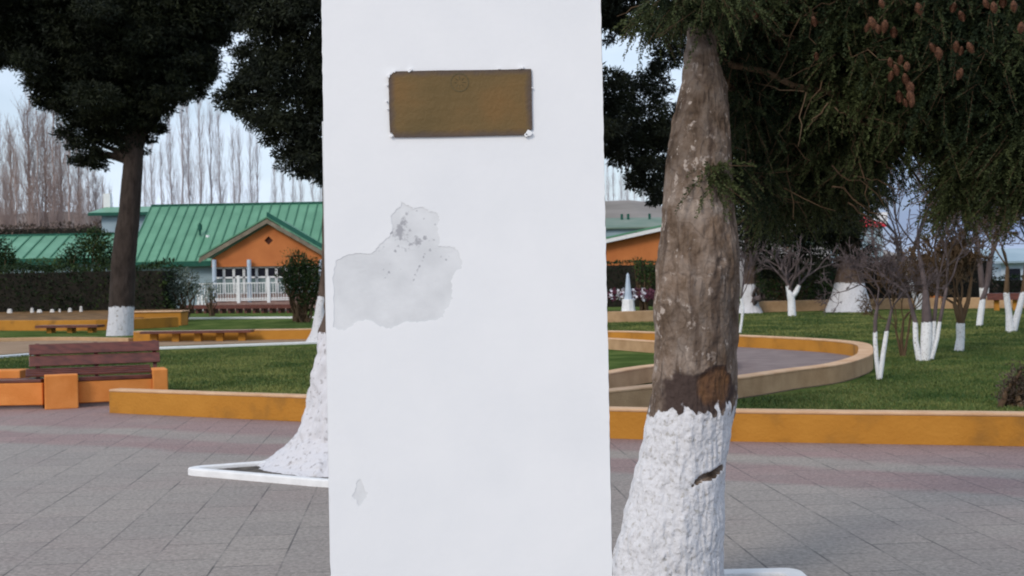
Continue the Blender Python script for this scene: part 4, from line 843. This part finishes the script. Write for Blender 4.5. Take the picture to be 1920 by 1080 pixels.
q = MB(); q.prism([(eL.x+.4,.7,zE-.2),(eL.x+.4,6,zR-.2),(eL.x+.4,11.4,zE-.2)], (.2,0,0)); q.build('gable_end', M['bluewall'], mbld)
q = MB(); q.prism([(eL.x,12,zE),(12.5,12,zE),(12.5,6.02,zR),(eL.x,6.02,zR)], (0,0,-.12)); q.build('rear_roof', M['green'], mbld)
q = MB(); 
for k, (a, b, w_) in enumerate([(385,432,.12)]):
    c_ = bp(a, 415, 84.0); z1_, z0_ = bp(385,418,82.5).z, bp(385,441,82.5).z; q.bar((c_.x,2.5,z0_),(c_.x,2.5,z1_),.08,8); q.bar((c_.x,2.5,z1_-.45),(c_.x,2.5,z1_-.1),.15,8)
    c2 = bp(a-3, 440, 82); 
ch = q.build('stove_pipe', M['dkgreen'], mbld)
q = MB(); c_ = bp(383,440,81.6); z2_ = bp(383,460,82.5).z; q.bar((c_.x,2.5,z2_),(c_.x,2.5,z0_),.12,8); q.build('vent_pipe', M['white'], mbld)
# raised rear block seen left of the conifer
q = MB(); a = bp(165,399,90); b_ = bp(262,384,90); q.prism([(a.x,a.y,a.z),(b_.x+3,a.y,a.z),(b_.x+3,a.y+2,b_.z),(a.x+.6,a.y+2,b_.z)], (0,0,-.12)); q.build('upper_roof', M['green'], mbld)
q = MB(); q.box(a.x,a.y-.05,a.z-.22,b_.x+3,a.y+.05,a.z-.01); q.build('fascia', M['dkgreen'], mbld)
q = MB(); c_ = bp(186,400,90); q.prism([(c_.x,a.y+.5,1),(b_.x+3,a.y+.5,1),(b_.x+3,a.y+.5,a.z-.15),(c_.x,a.y+.5,a.z-.15)], (0,5,0)); q.build('upper_wall', M['bluewall'], mbld)
q = MB(); c_ = bp(200,372,92); q.box(c_.x-.25,c_.y,c_.z-1,c_.x+.25,c_.y+.4,c_.z+.35); q.build('chimney', M['white'], mbld)
# lower left wing
wing = empty('outbuilding', (P(120,482,84).x, 84, 0), 0, 'low outbuilding with a bright green roof behind the hedge at the far left', 'building')
wx_ = wing.location.x; a = P(-60,483,84); b_ = P(255,483,84); t_ = P(120,441,88)
roof('roof', a.x-wx_, b_.x-wx_, 0, P(120,483,84).z, 4, t_.z, wing, M['green'], pitch=.9)
q = MB(); q.box(a.x-wx_,-.03,P(120,483,84).z-.45,b_.x-wx_,.05,P(120,483,84).z-.03); q.build('fascia', M['dkgreen'], wing)
q = MB(); q.box(a.x-wx_+.4,.5,0,b_.x-wx_-.3,4,P(120,483,84).z-.15); q.build('wall', M['bluewall'], wing)
q = MB(); q.box(a.x-wx_,3.95,t_.z-.1,b_.x-wx_,4.2,t_.z+.12); q.build('ridge', M['dkgreen'], wing)
# porch
PDp = 76.0; fl = P(450,567,PDp).z
def pp_(px, py, D=PDp): v = P(px, py, D); return (v.x+12, D-BD_, v.z)
por = None
pk_ = pp_(503,421); la = pp_(396,487); ra = pp_(610,487); wl = pp_(396,499)
q = MB()
apex = (pk_[0], 0, pk_[2]); L_ = pp_(396,486); R_ = pp_(616,486); bz = pp_(450,500)[2]
# gable wall with a diamond opening: built from four quads round the opening
dz = pp_(503,451)[2]; dr = .26; dx = pk_[0]; yf = PDp-BD_
outerp = [(L_[0],L_[2]),(L_[0],bz),(dx,bz),(R_[0],bz),(R_[0],R_[2]),(dx,pk_[2])]
dia = [(dx-dr,dz),(dx,dz-dr),(dx+dr,dz),(dx,dz+dr)]
for f_ in ([outerp[5],outerp[0],dia[0],dia[3]],[outerp[0],outerp[1],outerp[2],dia[1],dia[0]],[outerp[2],outerp[3],outerp[4],dia[2],dia[1]],[outerp[4],outerp[5],dia[3],dia[2]]):
    q.prism([(x,yf,z) for x,z in f_], (0,.2,0))
gw = q.build('gable_wall', M['gable'], mbld)
q = MB(); q.prism([(x_*1.0,yf+.12,z_) for x_,z_ in dia], (0,.05,0)); q.build('diamond_vent', mat('vent_brown', (.07,.022,.012)), mbld)
# barge boards and porch roof
lt_ = pp_(376,485); rt_ = pp_(630,485); tp = pp_(503,411); yb_ = yf-.45
for nm, e_, in (('l', lt_), ('r', rt_)):
    q = MB(); dwn = .26; q.prism([(e_[0],yb_,e_[2]),(tp[0],yb_,tp[2]),(tp[0],yb_,tp[2]-dwn),(e_[0],yb_,e_[2]-dwn)], (0,.08,0)); q.build('barge_board', M['tanboard'], mbld)
    q = MB(); zz1 = .06; q.prism([(e_[0],yb_-.02,e_[2]+zz1),(tp[0],yb_-.02,tp[2]+zz1),(tp[0],yf+6.5,tp[2]+zz1),(e_[0],yf+3.2 if 1 else 0,e_[2]+zz1)], (0,0,.09)); q.build('porch_roof', M['green'], mbld)
q = MB(); q.prism([(tp[0]-.02,yb_-.03,tp[2]+.14),(rt_[0],yb_-.03,rt_[2]+.14),(rt_[0],yb_+.1,rt_[2]+.42),(tp[0]-.02,yb_+.1,tp[2]+.42)], (0,.1,0)); q.build('roof_edge', M['dkgreen'], mbld)
# porch floor, back wall, windows, columns, railing
fx0 = pp_(376,560)[0]; fx1 = pp_(636,560)[0]
q = MB(); q.box(fx0,yf-.6,0,fx1,yf+3.9,fl); q.build('terrace', M['brickpink'], mbld)
wz0 = bz; 
q = MB(); q.box(L_[0],yf+.25,fl,R_[0],yf+.35,fl+.55); q.build('parapet', M['brickpink'], mbld)
colx = [pp_(x,520)[0] for x in (400,418.5,437,456,480,499,517,536,560,585,612)]
wt, wm, wb = pp_(450,502)[2], pp_(450,520)[2], pp_(450,549)[2]
for i in range(len(colx)-1):
    a, b_ = colx[i]+.015, colx[i+1]-.015
    wf = MB(); 
    for bx_ in ((a,wm-.06,b_,wm+.04),(a,wb-.06,b_,wb),(a,wt-.04,b_,wt+.03),(a,wb,a+.055,wt),(b_-.055,wb,b_,wt)): wf.box(bx_[0],yf+.20,bx_[1],bx_[2],yf+.29,bx_[3])
    w1 = wf.build('window', M['white'], mbld)
    q = MB(); q.box(a+.05,yf+.26,wm+.04,b_-.05,yf+.275,wt-.04); q.build('upper_pane', M['glassdark'], w1)
    q = MB(); q.box(a+.05,yf+.26,wb,b_-.05,yf+.275,wm-.06); q.build('lower_pane', M['glasspale'], w1)
for px in (402,467.5,602):
    c_ = pp_(px,520,PDp-.3); q = MB(); q.bar((c_[0],yf-.3,fl),(c_[0],yf-.3,pp_(px,487)[2]),.125,12); q.build('column', M['paleblue'], mbld, bevel=.0)
q = MB(); zr_ = pp_(450,531)[2]; z0_ = pp_(450,563)[2]; xa = pp_(378,560)[0]; xb = pp_(545,560)[0]
for zz_ in (zr_, z0_, (zr_*.1+z0_*.9)): q.box(xa,yf-.55,zz_-.03,xb,yf-.5,zz_+.03)
nb = 34
for k in range(nb+1): x = xa+(xb-xa)*k/nb; q.box(x-.018,yf-.54,z0_,x+.018,yf-.51,zr_)
rl = q.build('railing', M['white'], mbld)
for px, t_ in ((450.5,517),(506.5,518)):
    c_ = pp_(px,520); q = MB(); q.box(c_[0]-.09,yf-.62,fl-.1,c_[0]+.09,yf-.46,pp_(px,t_)[2]); q.build('gate_post', M['white'], mbld, bevel=.01)
q = MB(); q.box(pp_(376,575)[0],yf-.7,0,pp_(640,575)[0],yf-.6,fl-.03); q.build('terrace_edge', M['brickpink'], mbld)
for px in (377,384,391):
    c_ = pp_(px,555); q = MB(); q.box(c_[0]-.07,yf-.75,fl-.6,c_[0]+.07,yf-.65,fl+.5); q.build('picket', M['white'], mbld)

# ------------------------------------------------------------------ orange building on the right
ob = empty('orange_hall', (P(1200,440,70).x, 70, 0), 0, 'orange walled building with a white barge board and green roof right of the pillar', 'building'); oxx = ob.location.x
def op_(px, py, D=70.): v = P(px, py, D); return (v.x-oxx, D-70., v.z)
l1 = op_(1090,459); r1 = op_(1300,413); r2 = op_(1374,431)
q = MB(); q.prism([(l1[0],0,0),(r2[0],0,0),(r2[0],0,r2[2]-.2),(r1[0],0,r1[2]-.2),(l1[0],0,l1[2]-.2)], (0,9,0)); q.build('wall', M['gable'], ob)
for e_, f_ in ((l1, r1), (r1, r2)):
    q = MB(); q.prism([(e_[0],-.5,e_[2]),(f_[0],-.5,f_[2]),(f_[0],-.5,f_[2]-.2),(e_[0],-.5,e_[2]-.2)], (0,.08,0)); q.build('barge_board', M['white'], ob)
    q = MB(); q.prism([(e_[0],-.5,e_[2]+.02),(f_[0],-.5,f_[2]+.02),(f_[0],9.5,f_[2]+.02),(e_[0],9.5,e_[2]+.02)], (0,0,.1)); q.build('roof', M['green'], ob)
gs = empty('green_shed', (P(1190,420,95).x, 95, 0), 0, 'weathered green roof beyond the orange building, seen beside the pillar', 'building')
a = P(1130,440,95); b_ = P(1300,418,95); q = MB(); q.box(a.x-gs.location.x,0,0,b_.x-gs.location.x,5,P(1190,426,95).z); q.build('wall', M['bluewall'], gs)
M['greyroof'] = mat('weathered_green_roof', (.13,.19,.15), (.20,.24,.20), scale=.5)
q = MB(); z_a = P(1140,427,95).z; z_b = P(1140,409,100).z; q.prism([(a.x-gs.location.x-1,-.3,z_a),(b_.x-gs.location.x,-.3,z_a),(b_.x-gs.location.x,5,z_b),(a.x-gs.location.x-1,5,z_b)], (0,0,-.1)); q.build('roof', M['greyroof'], gs)
for px in (1166,1178,1218): c_ = P(px,412,99); q = MB(); q.bar((c_.x-gs.location.x,4.0,z_b-.6),(c_.x-gs.location.x,4.0,z_b+.25),.10,6); q.build('vent_pipe', M['dkgreen'], gs)
hedge('hedge', P(1090,540,56).x, P(1262,540,56).x, 56, 58, .3, P(1180,491,56).z, M['hedge'], M['core'], 'dark hedge in front of the orange building, between pillar and near tree', lg=.12, dens=110, tb=-.2)
bush('bush', 1205, 520, 54, 24, M['hedge'], 'ragged green shrub before the dark hedge beside the near trunk', .12, 140, blobs=[(1205,505,20),(1215,525,20),(1195,490,10),(1225,508,16)], tb=.1)
# white pinnacle ornament and flower bed
c_ = G(1178,566,.1); c_ = P(1178,566,52); orn = empty('garden_ornament', (c_.x,52,0), 0, 'small white pointed ornament standing before the dark hedge', 'ornament')
q = MB(); zt_ = P(1178,512,52).z; q.bar((0,0,.1),(0,0,.7),.30,8,.24); q.build('base', M['white'], orn, bevel=.02)
q = MB(); q.bar((0,0,.7),(0,0,zt_-.1),.16,8,.06); q.bar((0,0,zt_-.1),(0,0,zt_),.07,8,.02); q.build('spire', M['paleblue'], orn)
q = MB(); q.box(-.35,-.35,.08,.35,.35,.2); q.build('plinth', M['white'], orn)
fl_ = leafmat('flowers', (.10,.03,.05), (.75,.72,.78)); nn = 900
def flowers(px0, px1, py0, py1, D, n, label):
    X = rng.uniform(px0, px1, n); Y = rng.uniform(py0, py1, n); Pn = np.array([P(a,b,D+rng.uniform(-1,1)) for a,b in zip(X,Y)]); cl = np.round(X/9)
    tn = (noise3(np.stack([cl, cl*0, cl*0],1), .9, 3, 1) > .5)*(rng.random(n) < .55)*1.0
    o = link('flowers', leaf_mesh('flowers', Pn, rng.normal(size=(n,3)), .13, .12, tn), fl_); return tag(o, label, 'flowers', None, 'stuff')
flowers(1142, 1230, 543, 562, 53, 420, 'white and dark pink flowers in a bed at the foot of the hedge right of the pillar')

# ------------------------------------------------------------------ whitewashed trees on the right lawn
def grow(p, d, ln, r, depth, S_, spread=.55, up=.25, kids=(2,4), shr=.72, wob=.18, minr=.004):
    n_ = 3; q = np.array(p, float); dd = np.array(d, float); dd /= np.linalg.norm(dd)
    for i in range(n_):
        d2 = dd+rng.normal(0, wob, 3); d2 /= np.linalg.norm(d2); q2 = q+d2*ln/n_; ra, rb_ = r*(1-.3*i/n_), r*(1-.3*(i+1)/n_); S_.append((q, q2, max(ra,minr), max(rb_,minr))); q = q2; dd = d2
        if depth > 0 and i > 0 and rng.random() < .6:
            k = dd+rng.normal(0, spread, 3); k[2] += up; grow(q, k, ln*shr*rng.uniform(.6,1), r*.5, depth-1, S_, spread, up, kids, shr, wob, minr)
    if depth > 0:
        for _ in range(rng.integers(*kids)):
            k = dd+rng.normal(0, spread, 3); k[2] += up; grow(q, k, ln*shr*rng.uniform(.7,1.1), r*.62, depth-1, S_, spread, up, kids, shr, wob, minr)
def lawn_tree(name, label, base, stems, thr_y, m, depth=4, group='small whitewashed trees on the right lawn', crown_up=.25, spread=.5, minr=.004, ln=.9, kids=(2,4), cat='tree'):
    """stems: list of pixel polylines [(x,y,halfwidth)...] from the ground up; the twigs grow from their ends"""
    b = G(base[0], base[1], LZ); D = b.y; r = empty(name, (b.x, D, LZ), 0, label, cat, group); o = np.array((b.x, D, LZ)); S_ = []; T_ = []
    for st_ in stems:
        pts = [np.array(P(x, y, D))-o for x, y, h in st_]; rr_ = [h*D/F for x, y, h in st_]
        yo = rng.normal(0, .05)
        for i in range(len(pts)-1):
            a, b2_ = pts[i].copy(), pts[i+1].copy(); n_ = 5
            for k in range(n_):
                t0, t1 = k/n_, (k+1)/n_; T_.append((a*(1-t0)+b2_*t0, a*(1-t1)+b2_*t1, rr_[i]*(1-t0)+rr_[i+1]*t0, rr_[i]*(1-t1)+rr_[i+1]*t1))
        dd = pts[-1]-pts[-2]; 
        for _ in range(3):
            k = dd/np.linalg.norm(dd)+rng.normal(0,.3,3); grow(pts[-1], k, ln*rng.uniform(.7,1.1), rr_[-1]*.7, depth, S_, spread, crown_up, kids, .72, .18, minr)
    z_ = P(base[0], thr_y, D).z-LZ
    link('trunk', segs_mesh('trunk', T_, sides=10, thr=z_), m, r); link('crown', segs_mesh('crown', S_, sides=3, thr=-9), m, r); return r
lawn_tree('sapling', 'slender forked sapling beside the tip of the curved wall, whitewash flaking up its stem', (1649,712), [[(1649,713,5),(1644,680,4),(1641,640,4),(1641,600,3.5),(1645,575,3)],[(1649,713,5),(1655,670,4.5),(1662,625,4),(1672,580,2.5)]], 622, M['twig'], depth=4, ln=.42, spread=.6)
lawn_tree('bare_tree', 'bare tree with a clump of three thick whitewashed stems on the right lawn', (1730,676), [[(1724,677,6),(1717,640,5),(1716,603,4.5),(1705,560,3)],[(1735,677,9),(1737,640,11),(1738,603,10),(1735,540,5),(1722,470,3)],[(1745,672,6),(1757,635,4),(1762,603,3.5),(1775,540,3)],[(1740,674,6),(1750,630,4),(1752,600,4),(1760,520,2.5)]], 604, M['twig'], depth=3, ln=.8, minr=.006)
lawn_tree('bare_tree', 'bushy brown bare tree on a single flared whitewashed stem', (1799,658), [[(1798,659,9),(1801,635,7.5),(1801,606,8),(1800,570,4)],[(1801,608,6),(1790,570,4)],[(1801,608,6),(1815,565,4),(1822,520,2.5)]], 606, M['brush'], depth=5, ln=.55, minr=.009, spread=.45, crown_up=.35)
lawn_tree('bare_tree', 'thin leaning whitewashed tree behind the bushy brown one', (1837,612), [[(1836,613,6),(1840,580,6),(1843,560,5),(1856,520,3),(1862,450,2.5)]], 562, M['twig'], depth=4, ln=1.0, minr=.011)
lawn_tree('bare_tree', 'V shaped whitewashed tree close to the right edge', (1896,623), [[(1895,624,9),(1892,590,6),(1887,552,5.5),(1889,500,3)],[(1898,624,8),(1908,590,6),(1920,545,5.5),(1926,480,3.5)]], 549, M['brush'], depth=4, ln=1.1, minr=.010)
lawn_tree('bare_tree', 'bare tree cut off by the right edge, trunk outside the picture', (1975,640), [[(1975,640,7),(1965,560,5),(1940,470,3)],[(1975,640,6),(1990,560,4)]], 570, M['twig'], depth=5, ln=1.0, minr=.009)
lawn_tree('small_tree', 'small whitewashed tree with two stubby raised arms on the far lawn edge', (1485,593), [[(1485,594,8),(1484,565,7),(1482,552,7)],[(1482,556,6),(1477,536,4)],[(1484,556,6),(1492,548,5),(1498,535,3.5)]], 530, M['twig'], depth=2, ln=.9, minr=.010)
lawn_tree('sapling', 'thin white stem rising just right of the near trunk', (1387,626), [[(1387,627,2.5),(1391,600,2.5),(1393,580,3),(1389,560,2)]], 560, M['twig'], depth=3, ln=.6, minr=.006)
lawn_tree('sapling', 'brown leafless shoots growing between the sapling and the clump of stems', (1693,668), [[(1693,669,3),(1690,640,3),(1694,600,2)],[(1695,669,3),(1702,630,2),(1708,590,2)],[(1690,669,2),(1680,620,2)]], 700, M['brush'], depth=4, ln=.5, minr=.005)
lawn_tree('small_tree', 'bare tree whose leaning whitewashed branch shows against the far hedge', (1722,580), [[(1722,581,5),(1728,550,4),(1738,515,4.5),(1746,490,4),(1775,430,4),(1800,380,3)],[(1722,581,4),(1705,520,4),(1690,470,3)]], 490, M['twig'], depth=4, ln=2.2, minr=.016)
lawn_tree('bare_tree', 'tall purple grey bare tree filling the sky gap at the right', (1690,574), [[(1690,575,6),(1688,500,4),(1680,440,3)],[(1690,575,6),(1710,480,4),(1735,400,3)]], 560, M['twig'], depth=4, ln=2.3, minr=.014)
lawn_tree('bare_tree', 'tall bare tree with dark boughs behind the thin leaning one', (1845,578), [[(1845,579,6),(1838,500,5),(1828,420,3)],[(1845,579,6),(1855,490,4),(1880,420,3)]], 540, M['twig'], depth=4, ln=2.4, minr=.016)
# rust coloured dry shrub at the right edge of the lawn
bush('bush', 1905, 725, G(1905,762,LZ).y, 34, M['drytwig'], 'low dry brown shrub at the right edge behind the front low wall', .03, 2600, blobs=[(1905,725,32),(1925,710,34),(1890,748,20),(1915,748,28)], rough=.8, tb=0)
# big whitewashed trunks of the dark evergreens
def big_tree(label, prof, D, thr_y, cb, m=M['whitebark'], dens=150, lg=.17, seed=3, mat_f=None, extra=None):
    rg = []
    for l_, r_, y_ in prof: c_ = P((l_+r_)/2, y_, D); rg.append((c_.x, 0, c_.z, (r_-l_)/2*D/F))
    r = empty('evergreen_tree', (rg[0][0], D, 0), 0, label, 'tree'); o = r.location.x; rg = [(a-o, b, c_, d_) for a,b,c_,d_ in rg]
    link('trunk', trunk_mesh('trunk', rg, nseg=70, vres=120, amp=.07, nscale=3, thr=P(prof[0][0], thr_y, D).z, k=2, seed=seed, ridge=.06), m, r)
    B = crownblobs([(a,b,D+rng.normal(0,.6),c) for a,b,c in cb], (o, D, 0), 1.3); Pn, Dn, Lg, Wd, Tn = blob_leaves(B, dens, lg, lg*.35, .3, .6, .1, seed=seed, sat=5)
    link('crown', leaf_mesh('crown', Pn, Dn, Lg, Wd, Tn), mat_f or M['foliage'], r); S_ = []
    top = rg[-1]
    for c_, r_ in B: link('limb', segs_mesh('limb', limb((np.interp(c_[2], [a[2] for a in rg], [a[0] for a in rg]), 0, max(2.2, min(c_[2]-.5, top[2]))), c_, .07, .02, 6, .05, .2), sides=5), M['twig'], r)
    for a in (extra or []): link('limb', segs_mesh('limb', limb(np.array(P(*a[0], D))-np.array((o,D,0)), np.array(P(*a[1], D-.9))-np.array((o,D,0)), a[2], a[3], 5, 0, .2), sides=5), M['twig'], r)
    return r
big_tree('huge evergreen on the far lawn with a wide flared whitewashed trunk', [(1546,1636,588),(1553,1632,575),(1560,1625,550),(1566,1620,528),(1572,1616,500),(1578,1612,450),(1582,1608,380),(1585,1606,250),(1590,1604,100),(1592,1600,0)], 50, 531,
    [(1585,440,42),(1560,420,50),(1530,460,42),(1500,420,50),(1590,380,60),(1540,350,70),(1470,380,50),(1610,330,30),(1580,270,60),(1500,280,80),(1550,200,90),(1640,190,50),(1590,120,90),(1500,120,90),(1560,30,100),(1660,140,50),(1700,80,60),(1610,480,20),(1530,500,22),(1720,20,70),(1630,470,16),(1800,60,90),(1780,-20,100),(1880,40,90)], seed=3,
    extra=[((1590,505),(1640,380),.05,.02),((1600,500),(1655,430),.05,.02),((1570,500),(1560,430),.06,.02),((1610,400),(1560,300),.05,.015),((1600,430),(1660,350),.04,.01)])
big_tree('evergreen with a straight whitewashed trunk half hidden by the near trunk', [(1378,1432,589),(1388,1424,575),(1390,1418,550),(1391,1417,532),(1394,1416,500),(1396,1416,440),(1398,1414,350),(1400,1413,200),(1402,1411,0)], 51, 534,
    [(1400,450,50),(1440,480,36),(1420,400,60),(1460,430,46),(1400,340,50),(1440,340,60),(1480,330,55),(1400,250,60),(1460,250,70),(1420,150,80),(1480,160,60),(1400,50,90),(1480,50,80),(1500,480,24),(1360,470,20),(1480,500,20),(1470,520,12)], seed=6,
    extra=[((1408,570),(1430,555),.16,.12),((1408,560),(1420,540),.1,.06)])
bush('bush', 1480, 510, 56, 40, M['hedge'], 'ragged brown green undergrowth between the two evergreen trunks', .14, 110, blobs=[(1440,520,24),(1470,505,30),(1510,500,28),(1540,515,26),(1450,545,24),(1500,545,28),(1540,550,24),(1425,500,20)], tb=-.1)
xl = P(1425,540,60).x; xr = P(1868,540,60).x
hedge('hedge', xl, xr, 60, 62.5, .2, P(1750,484,60).z, M['drytwig'], M['core'], 'tall flat topped brown hedge behind the trees on the right', lg=.16, dens=70, tb=-.35)
hedge('hedge', P(1868,540,63).x, P(2000,540,63).x, 63, 64.5, .2, P(1900,520,63).z, M['hedge'], M['core'], 'lower dark hedge at the right edge', lg=.16, dens=70, tb=-.3)
e6 = [G(1420,586,LZ), G(1530,583,LZ), G(1660,580,LZ), G(1770,579,LZ), G(1950,577,LZ)]
strip('low_wall', smooth(e6), LZ, .52, .5, M['tan'], 'tan low wall along the back of the far lawn on the right')
e7 = [G(1100,606,LZ), G(1170,605,LZ), G(1240,603,LZ), G(1330,600,LZ)]
strip('low_wall', smooth(e7), LZ, .45, .4, M['tan'], 'faded tan low wall before the hedge, seen between pillar and near trunk')
c_ = P(1757,573,53); pot = empty('planter', (c_.x, 53, LZ), 0, 'squat orange planter in front of the far tan wall', 'planter')
q = MB(); q.bar((0,0,0),(0,0,.55),.18,10,.30); q.build('pot', M['orange'], pot); q = MB(); q.bar((.75,.2,0),(.75,.2,.35),.25,10,.32); 
tag(q.build('planter', M['gable'], None, loc=(c_.x,53,LZ)), 'low reddish planter to the right of the squat orange one', 'planter')
# long dark red bench behind the right trees
rb2 = plank('park_bench', G(1852,584,LZ), G(1960,583,LZ), .75, .5, .25, M['maroon'], 'dark red plank bench behind the V shaped tree at the right edge', legs=3)
# red roofed house in the distance behind the evergreen
hs = empty('house', (P(1635,415,110).x,110,0), 0, 'white house with a bright red roof glimpsed behind the evergreen', 'building')
M['red'] = mat('red_roof', (.42,.012,.025), (.5,.02,.035), scale=1)
q = MB(); a = P(1590,424,110); b_ = P(1655,424,110); q.box(a.x-hs.location.x,0,0,b_.x-hs.location.x,6,a.z); q.build('wall', M['bluewall'], hs)
q = MB(); t_ = P(1640,412,113); q.prism([(a.x-hs.location.x-.4,-.4,a.z),(b_.x-hs.location.x+.5,-.4,a.z),(b_.x-hs.location.x-.8,3,t_.z+.3),(a.x-hs.location.x,3,t_.z+.3)], (0,0,-.12)); q.build('roof', M['red'], hs)
q = MB(); c_ = P(1657,404,112); q.box(c_.x-hs.location.x-.5,2.2,a.z,c_.x-hs.location.x+.4,3.4,c_.z+.3); q.build('dormer', M['white'], hs)
wh = empty('house', (P(1500,470,72).x,72,0), 0, 'white walled house glimpsed through the evergreens above the undergrowth', 'building')
q = MB(); a = P(1480,500,72); b_ = P(1522,462,72); q.box(a.x-wh.location.x,0,0,b_.x-wh.location.x,5,b_.z); q.build('wall', M['white'], wh); q = MB(); q.prism([(a.x-wh.location.x-.4,-.4,b_.z),(b_.x-wh.location.x+.4,-.4,b_.z),(b_.x-wh.location.x+.4,2.5,b_.z+.35),(a.x-wh.location.x-.4,2.5,b_.z+.35)], (0,0,.1)); q.build('roof', M['greyroof'], wh)
bh = empty('house', (P(1900,500,74).x,74,0), 0, 'pale blue house behind the low hedge at the right edge', 'building')
q = MB(); a = P(1878,560,74); b_ = P(1960,492,74); q.box(a.x-bh.location.x,0,0,b_.x-bh.location.x,6,b_.z); q.build('wall', M['paleblue'], bh)
q = MB(); q.prism([(a.x-bh.location.x-.5,-.5,b_.z),(b_.x-bh.location.x+.5,-.5,b_.z),(b_.x-bh.location.x+.5,3,b_.z+.8),(a.x-bh.location.x-.5,3,b_.z+.8)], (0,0,.1)); q.build('roof', M['bluewall'], bh)
q = MB(); c_ = P(1900,520,74); q.box(c_.x-bh.location.x-.4,-.04,c_.z-.5,c_.x-bh.location.x+.4,.02,c_.z+.5); q.build('window', M['glassdark'], bh)

# ------------------------------------------------------------------ bare poplars behind the buildings
def poplar_mesh(seed, h, n_, rad, base=.12):
    global rng
    rng = np.random.default_rng(seed); T_ = []; S_ = []
    z = 0; p = np.array((0.,0.,0.)); st = 14
    pts = [np.array((rng.normal(0,.015)*k**.5, rng.normal(0,.015)*k**.5, h*k/st)) for k in range(st+1)]
    for k in range(st): T_.append((pts[k], pts[k+1], .12*(1-k/st)+.015, .12*(1-(k+1)/st)+.015))
    for i in range(n_):
        t = rng.uniform(base, .93); k = int(t*st); b = pts[k]+(pts[k+1]-pts[k])*(t*st-k); a = rng.uniform(0,6.283); out_ = rad*(1-t)**.45*rng.uniform(.4,1.1); ln = h*rng.uniform(.10,.24)*(1.15-t)
        e = b+np.array((math.cos(a)*out_, math.sin(a)*out_, ln*1.1+out_)); mid = b*.5+e*.5+np.array((math.cos(a)*out_*.22, math.sin(a)*out_*.22, 0)); r_ = .022*(1-t)+.008
        S_ += [(b, mid, r_, r_*.7), (mid, e, r_*.7, r_*.3)]
        for _ in range(4):
            s = rng.uniform(.2,1); b2_ = b*(1-s)+e*s; e2_ = b2_+np.array((rng.normal(0,.22), rng.normal(0,.22), rng.uniform(.5,1.5))); S_.append((b2_, e2_, .011, .006))
    return segs_mesh('trunk', T_, sides=5), segs_mesh('crown', S_, sides=3)
def rootm(me, m): me.materials.append(m); return me
gr = []
for sd_, h, n_, rad in ((21,17,62,1.05),(22,17,50,.95),(23,17,150,1.35)):
    a, b_ = poplar_mesh(sd_, h, n_, rad); a2, b2_ = a.copy(), b_.copy()
    gr.append((rootm(a, M['poplar']), rootm(b_, M['poplar']))); gr.append((rootm(a2, M['poplarbrown']), rootm(b2_, M['poplarbrown'])))
rng = np.random.default_rng(77)
rr = random.Random(31)
def poplar(px, ytop, D, kind, label, group, sx=1.0):
    c_ = P(px, ytop, D); a, b_ = gr[kind]; r = empty('poplar_tree', (c_.x, D, 0), rr.uniform(0,6.28), label, 'tree', group); s_ = c_.z/17.0; r.scale = (s_*sx, s_*sx, s_)
    for nm, me in (('trunk', a), ('crown', b_)):
        o = bpy.data.objects.new(nm, me); C.objects.link(o); o.parent = r
for px, yt, D, k in [(-40,190,118,5),(-5,215,122,3),(18,225,116,5),(28,270,112,1),(52,165,120,5),(68,205,114,3),(82,185,121,5),(97,190,116,1),(112,215,120,5),(128,240,112,3),(145,260,118,5),(165,290,114,1),(178,310,120,5),(192,330,116,3),(8,310,108,5),(60,330,107,5),(105,320,106,5),(150,340,106,5)]:
    poplar(px, yt, D, k, 'bare brownish poplar standing in the dense row behind the outbuilding', 'brown poplars at the far left', 1.25)
for px, yt, D, k in [(282,250,125,0),(300,265,118,2),(318,190,130,0),(338,150,122,2),(352,175,126,0),(372,165,120,0),(392,185,128,2),(410,200,121,0),(436,235,126,2),(447,240,119,0),(468,245,124,0),(482,252,129,2),(515,305,120,0),(528,312,126,2),(548,320,121,0),(563,318,127,0),(585,325,122,2),(600,330,125,0),(205,350,128,0),(270,300,122,0)]:
    poplar(px, yt, D, k, 'thin bare grey poplar rising behind the green roof', 'grey poplars behind the green roof', .95)
for px, yt, D, k in [(1140,300,345,0),(1150,310,350,2),(1163,295,345,0),(1176,305,352,0),(1190,312,346,2),(1206,318,350,0),(1222,322,345,0),(1128,300,348,2)]:
    poplar(px, yt, D, k, 'slim bare poplar on the slope above the orange building', 'poplars right of the pillar', .8)
# distant slopes
M['hill'] = mat('hillside', (.16,.14,.12), (.26,.23,.21), scale=.05)
def hill(name, D, prof, m, dp=120):
    V = []; Fc = []; n_ = len(prof); tops = [P(x, y, D) for x, y in prof]; V += [(v.x, D-dp, -.5) for v in tops]; V += [(v.x, D, v.z) for v in tops]; V += [(v.x, D+dp, -.5) for v in tops]
    for r_ in range(2):
        for i in range(n_-1): Fc.append((r_*n_+i, r_*n_+i+1, (r_+1)*n_+i+1, (r_+1)*n_+i))
    me = bpy.data.meshes.new(name); me.from_pydata(V, [], Fc); me.update(); o = link(name, me, m); o['kind'] = 'structure'; return o
hill('hill', 320, [(-600,420),(-200,395),(0,402),(120,396),(200,405),(300,410),(500,412),(700,405),(900,395),(1050,382),(1137,377),(1180,375),(1225,380),(1260,392),(1330,400),(1440,410),(1550,440),(1640,490),(1800,500),(2400,505)], M['hill'])
hedge('thicket', P(-80,440,100).x, P(190,440,100).x, 100, 103, 0, P(80,425,100).z, M['drytwig'], M['core'], 'brown thicket of bare shrubs under the poplars at the far left', lg=.3, dens=22, cat='shrubs', tb=.25, rnd=.6)
